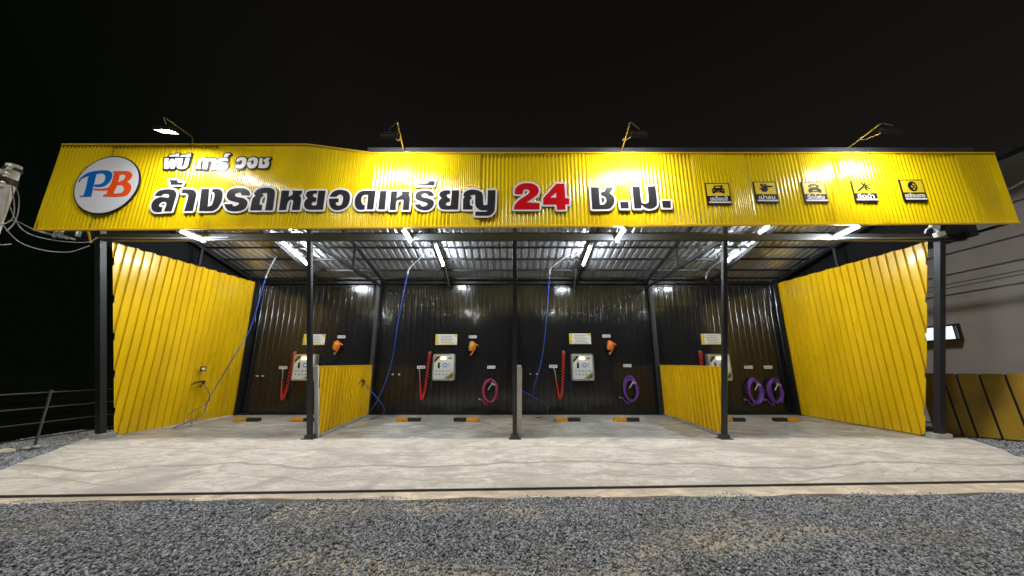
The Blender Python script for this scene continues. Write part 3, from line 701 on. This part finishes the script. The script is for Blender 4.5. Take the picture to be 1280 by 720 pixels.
# ------------------------------------------------------------------ wash equipment on the back wall
YW = YB-.035
def wallpt(px, py): return atY(px, py, YW)
def rrect(w_, h_, r, n=5):
    out = []
    for cx, cy, a0 in ((w_/2-r, h_/2-r, 0), (-w_/2+r, h_/2-r, 90), (-w_/2+r, -h_/2+r, 180), (w_/2-r, -h_/2+r, 270)):
        for k in range(n+1): a = R(a0+90*k/n); out.append((cx+r*math.cos(a), cy+r*math.sin(a)))
    return out
def plate(mb, loop, y0, y1):
    n = len(loop); return mb.add([(x, y0, z) for x, z in loop]+[(x, y1, z) for x, z in loop], [tuple(range(n)), tuple(range(2*n-1, n-1, -1))]+[(i, i+n, (i+1) % n+n, (i+1) % n) for i in range(n)])
def make_panel(label, loc):
    t = thing('payment_panel', label, 'control panel', loc, 'payment panels on the back wall')
    kw = dict(parent=t, local=True)
    b = MB(); plate(b, rrect(.74, .86, .07), -.20, 0); b.build('cabinet', 'silver', bevel=.012, **kw)
    b = MB(); plate(b, rrect(.64, .76, .04), -.204, -.19); b.build('face', 'panel', **kw)
    for lp, y_, m_ in (([(-.31, .36), (-.10, .36), (-.31, .13)], -.208, 'olive'), ([(.31, -.36), (.31, -.14), (.02, -.36)], -.208, 'olive'),
                       ([(-.31, .24), (-.31, .14), (-.20, .36), (-.12, .36)], -.211, 'ink'), ([(.31, -.20), (.31, -.28), (.10, -.36), (.19, -.36)], -.211, 'ink')):
        b = MB(); plate(b, lp, y_, -.203); b.build('corner_stripe', m_, **kw)
    b = MB(); b.box((-.02, -.209, .285), (.17, .012, .10)); b.build('display', 'display', **kw)
    b = MB(); b.box((.20, -.207, .29), (.12, .006, .05)); b.build('badge', 'olive', **kw)
    b = MB(); b.box((-.16, -.210, .06), (.065, .016, .19)); b.build('coin_slot', 'ink', bevel=.004, **kw)
    b = MB(); b.box((-.16, -.219, .11), (.012, .004, .05)); b.build('coin_slot', 'silver', **kw)
    b = MB(); b.cyl((.05, -.2, .065), (.05, -.215, .065), .075, 24); b.build('dial', 'dial', smooth=40, **kw)
    b = MB(); b.cyl((.05, -.214, .065), (.05, -.219, .065), .045, 20); b.build('dial', 'panel', smooth=40, **kw)
    b = MB()
    for k in range(4): b.box((.19, -.205, .12-.035*k), (.09, .004, .010))
    b.build('notice_lines', 'grey', **kw)
    for r_ in range(2):
        for k in range(5):
            if r_ and k > 3: continue
            b = MB(); b.cyl((-.23+.11*k, -.2, -.12-.11*r_), (-.23+.11*k, -.216, -.12-.11*r_), .026, 14); b.build('button', 'grey' if (k+r_) % 2 else 'dial', smooth=40, **kw)
    b = MB(); b.tube(spline([(-.34, -.04, -.38), (-.39, -.03, -.45), (-.40, -.03, -.56), (-.40, -.02, -.66)], 5), .012, 6); b.build('lead', 'blue', **kw)
    return t
def make_board(label, loc):
    t = thing('price_board', label, 'notice', loc, 'price boards above the payment panels'); kw = dict(parent=t, local=True)
    b = MB(); b.box((0, -.012, 0), (.74, .024, .36)); b.build('board', 'white', bevel=.004, **kw)
    b = MB(); plate(b, [(-.365, -.17), (-.365, .17), (-.30, .17), (-.25, .08), (-.31, 0), (-.26, -.10), (-.29, -.17)], -.027, -.02); plate(b, [(.22, .17), (.365, .17), (.365, .06), (.30, .10)], -.027, -.02)
    plate(b, [(-.20, -.17), (-.20, -.145), (.30, -.145), (.30, -.17)], -.027, -.02); b.build('yellow_print', 'sign_yellow', **kw)
    b = MB()
    for k, (x, l) in enumerate(((.0, .40), (-.02, .34), (.02, .44), (0, .36), (.03, .40))): b.box((x, -.0255, .115-.055*k), (l, .003, .018))
    b.build('print_lines', 'grey', **kw); return t
def make_label(label, loc):
    t = thing('hose_label', label, 'label', loc, 'small white labels over the hoses'); kw = dict(parent=t, local=True)
    b = MB(); b.box((0, -.006, 0), (.27, .012, .095)); b.build('plate', 'white', **kw)
    b = MB()
    for k, l in enumerate((.05, .03, .045, .04)): b.box((-.085+.055*k, -.0135, 0), (l*.9, .003, .042))
    b.build('print_marks', 'grey', **kw); return t
def make_coil(label, loc):
    t = thing('coil_hose', label, 'air hose', loc, 'red coil air hoses'); kw = dict(parent=t, local=True)
    axis = spline([(0, -.08, 0), (-.03, -.09, -.5), (-.08, -.10, -1.15), (-.13, -.11, -1.42)], 84)
    pts = []
    for i, p in enumerate(axis):
        a = i*2*math.pi/12; r_ = .050*(1-.4*i/len(axis)); pts.append(p+Vector((r_*math.cos(a), r_*math.sin(a), 0)))
    b = MB(); b.tube(pts, .0145, 6); b.build('coil', 'red', smooth=60, **kw)
    b = MB(); b.tube(spline([(-.10, -.10, -1.36), (-.15, -.11, -1.49), (-.20, -.11, -1.46), (-.24, -.10, -1.2), (-.285, -.08, -.86)], 10), [.018+.012*math.sin(k/40*math.pi) for k in range(41)], 8); b.build('straight_run', 'red', smooth=60, **kw)
    b = MB(); b.cyl((0, -.02, .02), (0, -.10, 0), .03, 10); b.build('inlet', 'silver', smooth=40, **kw)
    b = MB(); b.tube([(-.285, -.08, -.86), (-.295, -.07, -.74), (-.31, -.06, -.62)], .013, 8); b.tube([(-.31, -.06, -.62), (-.34, -.05, -.53)], .020, 8); b.build('air_gun', 'galv', smooth=40, **kw); return t
def make_foam(label, loc, tint):
    t = thing('foam_gun', label, 'spray gun', loc, 'orange spray guns on wall hooks'); kw = dict(parent=t, local=True)
    b = MB(); b.tube([(0, -.06, .20), (.02, -.12, .12), (.0, -.13, .02), (-.02, -.12, -.10)], [.05, .085, .10, .06], 12); b.build('bottle', tint, smooth=60, **kw)
    b = MB(); b.tube([(-.06, -.12, .15), (.06, -.14, .14), (.18, -.12, .09), (.22, -.10, .06)], [.04, .045, .03, .02], 10); b.build('spray_head', 'orange', smooth=60, **kw)
    b = MB(); b.tube(spline([(.10, -.12, .10), (.12, -.13, 0), (.06, -.13, -.12), (.0, -.12, -.22)], 5), .022, 8); b.build('trigger', 'orange', smooth=60, **kw)
    b = MB(); b.cyl((-.02, -.12, -.18), (-.02, -.12, -.25), .026, 10); b.build('cap', 'silver', smooth=40, **kw)
    b = MB(); b.box((0, -.03, .05), (.26, .06, .30)); b.build('holder', 'ink', bevel=.02, **kw); return t
def make_vac(label, loc, tint, seed, loops=5, tail=1):
    t = thing('vacuum_hose', label, 'hose', loc, 'coiled vacuum hoses'); kw = dict(parent=t, local=True)
    r_ = random.Random(seed); pts = []
    n = 30
    for l in range(loops):
        dx, dz, sx2, sz2, ph = r_.uniform(-.025, .025), r_.uniform(-.05, .03), r_.uniform(.19, .26), r_.uniform(.33, .44), r_.uniform(-.1, .1)
        for k in range(n):
            a = -math.pi/2-2*math.pi*k/n; f_ = k/n
            pts.append(Vector((dx+sx2*math.cos(a)+.05*math.sin(a)*-ph, -.05-.018*l-.018*f_, dz+sz2*math.sin(a))))
    pts = [p if i % 2 else p for i, p in enumerate(pts)]
    sm = []
    for i in range(len(pts)):
        lo_, hi_ = max(0, i-3), min(len(pts), i+4); s_ = Vector((0, 0, 0))
        for q in pts[lo_:hi_]: s_ += q
        sm.append(s_/(hi_-lo_))
    if tail: sm = [Vector((-.33, -.06, -.30)), Vector((-.27, -.05, -.28)), Vector((-.18, -.05, -.42)), Vector((-.08, -.05, -.47))]+sm
    b = MB(); b.tube(sm, .0155, 8); b.build('hose', tint, smooth=60, **kw)
    b = MB(); b.tube([(-.32, -.06, -.30), (-.38, -.06, -.275)], [.022, .034], 10); b.build('nozzle', 'silver', smooth=40, **kw)
    b = MB(); b.tube(spline([(.08, -.18, .22), (.0, -.19, .12), (-.06, -.18, .02)], 5), .018, 6); b.tube([(.04, -.18, .22), (.16, -.17, .16)], .026, 6); b.build('strap', 'grey_pvc', smooth=40, **kw)
    b = MB(); b.cyl((0, 0, .36), (0, -.2, .38), .014, 8); b.build('peg', 'steel_grey', **kw); return t
bays = [(385, 'leftmost'), (556, 'second'), (727, 'third'), (898, 'rightmost')]
ord_ = ['in the leftmost bay', 'in the second bay from the left', 'in the third bay from the left', 'in the rightmost bay']
pz = wallpt(556, 459).z; pan = []
p0 = make_panel('white coin payment panel in the leftmost bay, partly behind a post', wallpt(384, 459))
dup(p0, wallpt(556, 459), 'white coin payment panel left of the pink hose in the second bay')
dup(p0, wallpt(727, 459), 'white coin payment panel between red coil and purple hose in the third bay')
dup(p0, wallpt(896, 459), 'white coin payment panel half hidden behind the right post and partition')
p0 = make_board('white price board behind the left inner post', wallpt(393, 424.5))
dup(p0, wallpt(558, 424.5), 'white price board above the payment panel in the second bay')
dup(p0, wallpt(725, 423.5), 'white price board above the payment panel in the third bay')
dup(p0, wallpt(890, 424), 'white price board left of the right inner post')
p0 = make_coil('red coil air hose in the leftmost bay near the left side wall', wallpt(370, 441))
dup(p0, wallpt(538, 441), 'red coil air hose in the second bay, left of its payment panel')
dup(p0, wallpt(704, 440), 'red coil air hose in the third bay, beside the blue hose')
dup(p0, wallpt(874, 440), 'red coil air hose mostly hidden behind the right yellow partition')
make_foam('orange spray gun on a black holder above the left partition', wallpt(422, 434), 'orange')
make_foam('amber spray gun above the pink hose in the second bay', wallpt(590, 435), 'amber')
make_foam('orange spray gun above the purple hose in the third bay', wallpt(761, 434), 'orange')
p0 = make_label('small white label over the red coil in the leftmost bay', wallpt(354, 459.5))
for px, py, l in ((427, 421, 'small white label over the orange gun near the left post'), (591, 421, 'small white label over the amber spray gun'), (526.5, 459, 'small white label over the red coil in the second bay'), (614, 459, 'small white label above the pink hose'),
                  (758, 420, 'small white label over the spray gun in the third bay'), (691.5, 458, 'small white label over the red coil in the third bay'), (784, 457, 'small white label above the single purple hose'),
                  (935.5, 459, 'small white label above the left of the paired purple hoses'), (960, 459, 'small white label above the hose nearest the right side wall')):
    dup(p0, wallpt(px, py), l)
make_vac('pink coiled vacuum hose on the black wall of the second bay', wallpt(613, 487.5), 'pink', 3, 4)
make_vac('purple coiled vacuum hose alone in the third bay', wallpt(787, 485.5), 'purple', 5, 5)
make_vac('left one of two purple coiled hoses in the rightmost bay', wallpt(941.5, 488), 'purple', 8, 6)
make_vac('right one of two purple coiled hoses, nearest the right side wall', wallpt(966, 488), 'purple', 12, 6)
hk = None
for px, py, l in ((491, 468, 'left small white wall peg near the left partition'), (499, 468, 'right small white wall peg near the left partition'), (663, 467.5, 'left small white wall peg by the blue hose of the third bay'), (671, 467.5, 'right small white wall peg by the blue hose of the third bay'),
                  (322, 470, 'left small white wall peg by the left side wall'), (329, 470, 'right small white wall peg by the left side wall')):
    c = wallpt(px, py)
    if hk is None:
        hk = thing('wall_peg', l, 'peg', c, 'small white pegs on the black wall'); b = MB(); b.tube([(0, .02, 0), (0, -.06, 0), (0, -.07, .01)], [.02, .018, .02], 8); b.build('pin', 'grey_pvc', hk, local=True); b = MB(); b.cyl((0, .01, 0), (0, -.012, 0), .03, 10); b.build('flange', 'grey_pvc', hk, local=True)
    else: dup(hk, c, l)

# wheel stops
def make_stop(label, px, flip):
    c = atZ(px, 526.5, 0); c.z = -.004
    t = thing('wheel_stop', label, 'wheel stop', c, 'wheel stops on the bay floor'); kw = dict(parent=t, local=True)
    for s_, m_ in ((-1, 'stop_yellow' if not flip else 'stop_black'), (1, 'stop_black' if not flip else 'stop_yellow')):
        b = MB(); x0, x1 = (-.36, -.004) if s_ < 0 else (.004, .36)
        prof = [(-.08, 0), (-.055, .10), (.055, .10), (.08, 0)]
        b.add([(x0, y, z) for y, z in prof]+[(x1, y, z) for y, z in prof], [(0, 1, 2, 3), (7, 6, 5, 4), (0, 4, 5, 1), (1, 5, 6, 2), (2, 6, 7, 3), (3, 7, 4, 0)])
        b.build('yellow_block' if 'yellow' in m_ else 'black_block', m_, bevel=.012, **kw)
for px, fl, l in ((309, 0, 'yellow and black wheel stop nearest the left side wall'), (380, 0, 'yellow wheel stop half hidden behind the left inner post'), (510, 0, 'wheel stop, yellow end left, under the red coil of the second bay'), (583, 1, 'wheel stop, black end left, under the amber spray gun'),
                  (709.5, 0, 'wheel stop, yellow end left, under the red coil of the third bay'), (783, 0, 'wheel stop, yellow end left, under the single purple hose'), (915, 0, 'wheel stop mostly hidden behind the right inner post'), (983, 1, 'wheel stop, black end left, nearest the right side wall')):
    make_stop(l, px, fl)

# pressure washer booms and hoses
def boom(label, mount, tip, ym, yt):
    a = atY(*mount, ym); c = atY(*tip, yt); t = thing('ceiling_boom', label, 'boom', (a.x, a.y, roof_z(a.y)-.08), 'swivel hose booms under the roof')
    b = MB(); b.cyl((a.x, a.y, roof_z(a.y)-.06), (a.x, a.y, a.z-.03), .03, 10); b.build('swivel', 'galv', t, smooth=40)
    e = a.lerp(c, .75)
    b = MB(); b.tube(spline([a, e+Vector((0, 0, .05)), c, c+Vector((-.03 if a.x > c.x else .03, 0, -.16))], 8), .023, 8); b.build('pipe', 'boom_grey', t, smooth=60)
    return c+Vector((-.03 if a.x > c.x else .03, 0, -.14))
def gunhose(label, name, start, px_pts, end, gdir, tint='blue', lower=None):
    t = thing('pressure_hose', label, 'hose', (start.x, start.y, 0), 'blue pressure washer hoses')
    pts = [start]+px_pts+[end]
    s_ = spline(pts, 10); b = MB(); cut = int(len(s_)*.55) if lower else len(s_)
    b.tube(s_[:cut], .0115, 8); b.build('hose', tint, t, smooth=60)
    if lower: b = MB(); b.tube(s_[cut-1:], .0105, 8); b.build('hose', lower, t, smooth=60)
    g_ = MB(); gd = Vector(gdir)
    g_.tube([end, end+gd*.10+Vector((0, 0, .03))], [.022, .03], 8); g_.tube([end+gd*.08, end+gd*.12+Vector((0, -.12, -.12))], .02, 8)
    g_.tube([end+Vector((0, 0, .03)), end+Vector((0, -.20, .02)), end+Vector((0, -.36, -.05))], [.028, .024, .012], 8); g_.build('spray_gun', 'black_rubber', t, smooth=50)
    g_ = MB(); g_.box(end+Vector((gd.x*-.03, .03, 0)), (.05, .08, .10)); g_.build('gun_coupling', 'red', t, bevel=.01)
    return t
s = boom('pale hose boom over the leftmost bay', (354, 306), (334, 342), 9.9, 10.4)
gunhose('blue hose hanging beside the left yellow wall with its spray gun', '', s, [atY(313, 410, 10.2), atY(290, 450, 9.9), atX(262, 497, -8.72), atX(252, 519, -8.70), Vector((-8.45, 9.05, .02)), Vector((-8.35, 9.45, .02)), Vector((-8.6, 9.55, .25)), atX(262, 500, -8.76)], atX(254, 478, -8.78), (0.5, -.2, 0), lower='grey_hose')
s = boom('pale hose boom over the second bay', (541, 309), (511, 337), 9.9, 10.4)
gunhose('blue hose hanging beside the left partition with its spray gun', '', s, [atY(498, 400, 10.4), atY(489, 455, 10.4), atY(474, 496, 10.3), atZ(461, 518, .015), atZ(466, 524, .015), atZ(476, 519, .015), atY(479, 508, 10.4)], atX(454, 477, -4.50), (.4, 0, 0))
s = boom('pale hose boom over the third bay', (721, 311), (688, 337), 9.9, 10.4)
gunhose('blue hose hanging in the third bay near the middle post', '', s, [atY(683, 400, 10.4), atY(677, 450, 10.4), atY(666, 490, 10.3), atZ(664, 517, .015), atZ(673, 522, .015), atZ(684, 517, .015), atY(682, 506, 10.2), atY(668, 497, 10)], atX(654, 487, .24) if False else Vector((.22, 9.7, .9)), (.4, 0, 0))
s = boom('pale hose boom over the rightmost bay, beside the right post', (902, 324), (883, 343), 9.9, 10.6)
for (c, lab) in ((atX(254, 461, -8.80), 'small white tag above the spray gun on the left side wall'), (atX(453.5, 460, -4.54), 'small white tag above the spray gun on the left partition')):
    t = thing('gun_tag', lab, 'label', c, 'small tags above the spray guns'); b = MB(); b.box(c, (.012, .17, .13)); b.build('plate', 'ink', t); b = MB(); b.box(c+Vector((.008, -.0, 0)), (.006, .11, .07)); b.build('print', 'white', t)
# pipes from the roof to the back wall
for px0, py0, px1, py1 in ((556, 332, 562, 358), (720, 337, 718, 358)):
    a, c = atRoof(px0, py0, .2), atY(px1, py1, 11.62)
    b = MB(); b.tube(spline([a, a.lerp(c, .6)+Vector((0, 0, -.02)), c], 6), .02, 8); b.build('conduit', 'galv', BL, smooth=50)
for x0, x1 in ((-8.8, -6.0), (6.6, 9.2)):
    o_ = MB(); o_.tube([(x0, 6.75, 4.165), ((x0+x1)/2, 6.75, 4.15), (x1, 6.75, 4.175)], .012, 6); o_.build('conduit', 'cable', BL)

# ------------------------------------------------------------------ left: pole, wires, fence
PY = 5.9; pt_ = atY(18, 207, PY); px_, pz_ = pt_.x, pt_.z
t = thing('utility_pole', 'pale concrete utility pole at the left edge of the picture', 'pole', (px_, PY, 0))
b = MB(); b.tube([(px_, PY, -.05), (px_, PY, pz_*.5), (px_, PY, pz_)], [.135, .118, .10], 18); b.build('shaft', 'pole', t, smooth=40)
for dz in (-.10, -.34, -.40):
    b = MB(); b.tube([(px_, PY, pz_+dz-.03), (px_, PY, pz_+dz+.03)], .122, 18); b.build('clamp_band', 'steel_grey', t, smooth=40)
b = MB(); b.box((px_-.08, PY-.13, pz_-.36), (.50, .06, .07)); b.build('crossarm', 'steel_grey', t)
b = MB(); b.box((px_-.02, PY-.14, pz_-.22), (.11, .08, .10)); b.build('junction_box', 'white', t, bevel=.01)
for dx, dz in ((.13, -.28), (-.20, -.28), (.14, -.12), (.12, -.47)):
    b = MB(); b.tube([(px_+dx, PY-.13, pz_+dz-.05), (px_+dx, PY-.13, pz_+dz-.01), (px_+dx, PY-.13, pz_+dz+.02), (px_+dx, PY-.13, pz_+dz+.06)], [.045, .03, .045, .02], 10); b.build('insulator', 'ceramic', t, smooth=40)
bx = atY(110, 290, 6.8)
t = thing('wire_rack', 'insulator rack on the beam end left of the shed', 'wire rack', (-9.05, 6.88, 4.25))
b = MB(); b.bar((-9.0, 6.84, 4.28), (-9.75, 6.84, 4.36), .06, .06); b.build('bracket', 'steel_grey', t)
for k in range(4):
    x = -9.18-.13*k; b = MB(); b.tube([(x, 6.78, 4.30+.01*k), (x, 6.70, 4.22+.01*k), (x, 6.68, 4.10+.01*k)], [.035, .05, .03], 8); b.build('insulator', 'ceramic' if k < 2 else 'galv', t, smooth=40)
b = MB(); b.box((-9.2, 6.72, 4.24), (.16, .10, .14)); b.build('clamp', 'galv', t, bevel=.02)
b = MB(); b.bar((-8.98, 6.75, 4.30), (-8.86, 6.75, 4.05), .03, .02); b.build('strap', 'yellow_trim', t)
WIRES = [([(-30, 210), (2, 214), (14, 217)], 'short wire from the pole top leaving at the left edge'),
         ([(12, 258), (28, 287), (60, 299), (105, 303), (122, 297)], 'upper sagging wire from pole to insulator rack'),
         ([(4, 282), (22, 301), (50, 312), (85, 315), (112, 307)], 'lowest sagging wire from pole to insulator rack'),
         ([(10, 276), (22, 277), (50, 290), (95, 300)], 'straight wire running under the sign corner'),
         ([(20, 234), (24, 250), (20, 275), (8, 289)], 'wire looping down beside the pole'),
         ([(15, 232), (18, 262), (14, 275), (2, 281)], 'inner short wire loop hugging the pole'),
         ([(50, 289), (72, 294), (95, 300)], 'thin wire hanging from the corner of the sign'),
         ([(-20, 303), (0, 306), (14, 305)], 'dim wire low at the left edge')]
for pts, lab in WIRES:
    P3 = [atY(px, py, 5.76+max(0, px/125)*.95) for px, py in pts]; b = MB(); b.tube(spline(P3, 8), .009, 6)
    o = b.build('overhead_wire', 'cable', smooth=60, loc=P3[0]); tag(o, lab, 'wire', 'overhead wires by the pole')
t = thing('pipe_fence', 'dark pipe rail fence with thin rails at the left of the shed', 'fence', (-9.1, 7.0, 0))
b = MB(); top = atX(64, 494, -9.1); b.tube([(-9.1, 7.0, -.05), (-9.1, 7.0, 1.06)], .021, 10); b.build('post', 'fence', t, smooth=40)
for z in (1.02, .74, .46, .18):
    b = MB(); b.tube([(-9.1, 4.6, z), (-9.1, 6.98, z), (-9.1, 10.2, z)], .013, 8); b.build('rail', 'fence_rail', t, smooth=40)
b = MB(); b.tube([(-9.1, 10.2, -.05), (-9.1, 10.2, 1.06)], .025, 10); b.build('post', 'steel', t, smooth=40)

# ------------------------------------------------------------------ right: neighbouring house, yellow sheets, camera
t = thing('neighbour_house', 'plain grey neighbouring house wall with a small lit window', 'house', (11.8, 9, 0))
b = MB()
X = 11.8; wy0, wy1 = 9.02, 9.62
wa, wb = atX(1203, 404, X), atX(1206, 425, X); wz1, wz0 = wa.z, wb.z; wy0 = wb.y; wy1 = wy0+.95
zc = [0, wz0, wz1, 6.36]; yc = [3.5, wy0, wy1, 22]
for i in range(3):
    for j in range(3):
        if i == 1 and j == 1: continue
        b.add([(X, yc[j], zc[i]), (X, yc[j+1], zc[i]), (X, yc[j+1], zc[i+1]), (X, yc[j], zc[i+1])], [(0, 1, 2, 3)])
b.add([(X, 3.5, 0), (X, 3.5, 6.36), (18, 3.5, 6.36), (18, 3.5, 0)], [(0, 1, 2, 3)])
bmw = b.build('wall', 'house', t)
b = MB(); b.box((X+2.9, 12.75, 6.42), (6.3, 18.9, .10)); b.build('roof', 'steel_grey', t)
for z in (3.42, 3.95, 4.5, 5.3): 
    b = MB(); b.box((X-.004, 12.7, z), (.012, 18.4, .008)); b.build('wall_joint', 'grey', t)
b = MB(); fw = .045
b.box((X-.01, (wy0+wy1)/2, wz1-fw/2), (.09, wy1-wy0, fw)); b.box((X-.01, (wy0+wy1)/2, wz0+fw/2), (.09, wy1-wy0, fw))
b.box((X-.01, wy0+fw/2, (wz0+wz1)/2), (.09, fw, wz1-wz0-2*fw)); b.box((X-.01, wy1-fw/2, (wz0+wz1)/2), (.09, fw, wz1-wz0-2*fw)); b.box((X-.012, wy0+.12, (wz0+wz1)/2), (.07, .03, wz1-wz0-2*fw))
wf = b.build('window', 'house_dark', t)
b = MB(); b.box((X+.03, (wy0+wy1)/2, (wz0+wz1)/2), (.012, wy1-wy0-2*fw, wz1-wz0-2*fw)); b.build('pane', 'pane', wf)
for k, (ya, yb_) in enumerate((((1177, 357), (1282, 337)), ((1177, 362), (1282, 342)))):
    a, c = atX(*ya, X-.15), atX(*yb_, X-.15); d = (a-c).normalized()
    b = MB(); b.tube([c-d*3, c, a, a+d*5], .010, 6); o = b.build('overhead_wire', 'dark_cable', loc=c)
    tag(o, ('upper' if k == 0 else 'lower')+' dark cable strung along the grey house wall', 'wire', 'cables on the house wall')
fa, fb = Vector((9.78, 8.42, 0)), Vector((11.55, 6.55, 0)); du = (fb-fa).normalized(); nn = Vector((-du.y, du.x, 0))
if nn.y > 0: nn = -nn
acc = 0
for k, (wd, lab) in enumerate(((.42, 'broad dim yellow sheet panel beside the right footing'), (.20, 'narrow dim yellow sheet panel, second along the right fence'), (.32, 'wide yellow sheet panel below the lit window'), (.34, 'yellow sheet panel at the right edge of the picture'), (.5, 'last yellow sheet panel running out of the picture'))):
    o_ = fa+du*acc; t = thing('sheet_panel', lab, 'fence panel', o_, 'yellow sheet panels on the right')
    lean = .10
    b = MB(); sheet(b, o_, du, Vector((0, .06, 1)), nn, wd-.035, .13, TRAP if k < 2 else [(0, 0), (.45, .004), (.8, 0)], lambda u: .02, lambda u: 1.36, 2); b.build('sheet', 'shaded_yellow', t, smooth=25)
    b = MB(); b.bar(o_+nn*-.05+du*(wd-.02)+Vector((0, 0, 0)), o_+nn*-.05+du*(wd-.02)+Vector((0, .06, 1.34)), .03, .03); b.build('stud', 'steel', t)
    acc += wd
t = thing('security_camera', 'small white camera with a looped lead on the right post top', 'camera', (9.15, 6.80, 4.35))
c0 = atY(1174, 293, 6.7)
b = MB(); b.box(c0, (.20, .10, .10), Matrix.Rotation(R(-12), 3, 'Y')); b.build('body', 'white', t, bevel=.02)
b = MB(); b.tube(spline([atY(1156, 292, 6.72), atY(1158, 287, 6.7), atY(1164, 284, 6.68), atY(1170, 287, 6.7), atY(1173, 291, 6.7)], 6), .014, 6); b.build('lead', 'white', t, smooth=60)
b = MB(); b.cyl(atY(1164, 284, 6.7), atY(1164, 278, 6.7), .035, 10); b.build('mount', 'white', t)
lf = MB(); wc = atZ(1186, 541, 0)
for k in range(150):
    a = rng.uniform(0, 6.28); r_ = rng.uniform(0, .16); h = rng.uniform(.05, .62); c = Vector((wc.x+r_*math.cos(a), wc.y+r_*math.sin(a), h)); l = rng.uniform(.03, .06)
    u = Vector((rng.uniform(-1, 1), rng.uniform(-1, 1), rng.uniform(-.3, 1))).normalized(); v_ = u.cross(Vector((rng.uniform(-1, 1), rng.uniform(-1, 1), .2))).normalized()
    lf.add([c-u*l, c+v_*l*.45, c+u*l, c-v_*l*.45], [(0, 1, 2, 3)])
t = thing('weed', 'low leafy weed growing by the right footing', 'plant', (wc.x, wc.y, 0)); lf.build('foliage', 'leaf', t)
b = MB()
for k in range(5): b.tube([(wc.x, wc.y, -.02), (wc.x+rng.uniform(-.1, .1), wc.y+rng.uniform(-.1, .1), rng.uniform(.35, .6))], .006, 5)
b.build('stem', 'leaf', t)
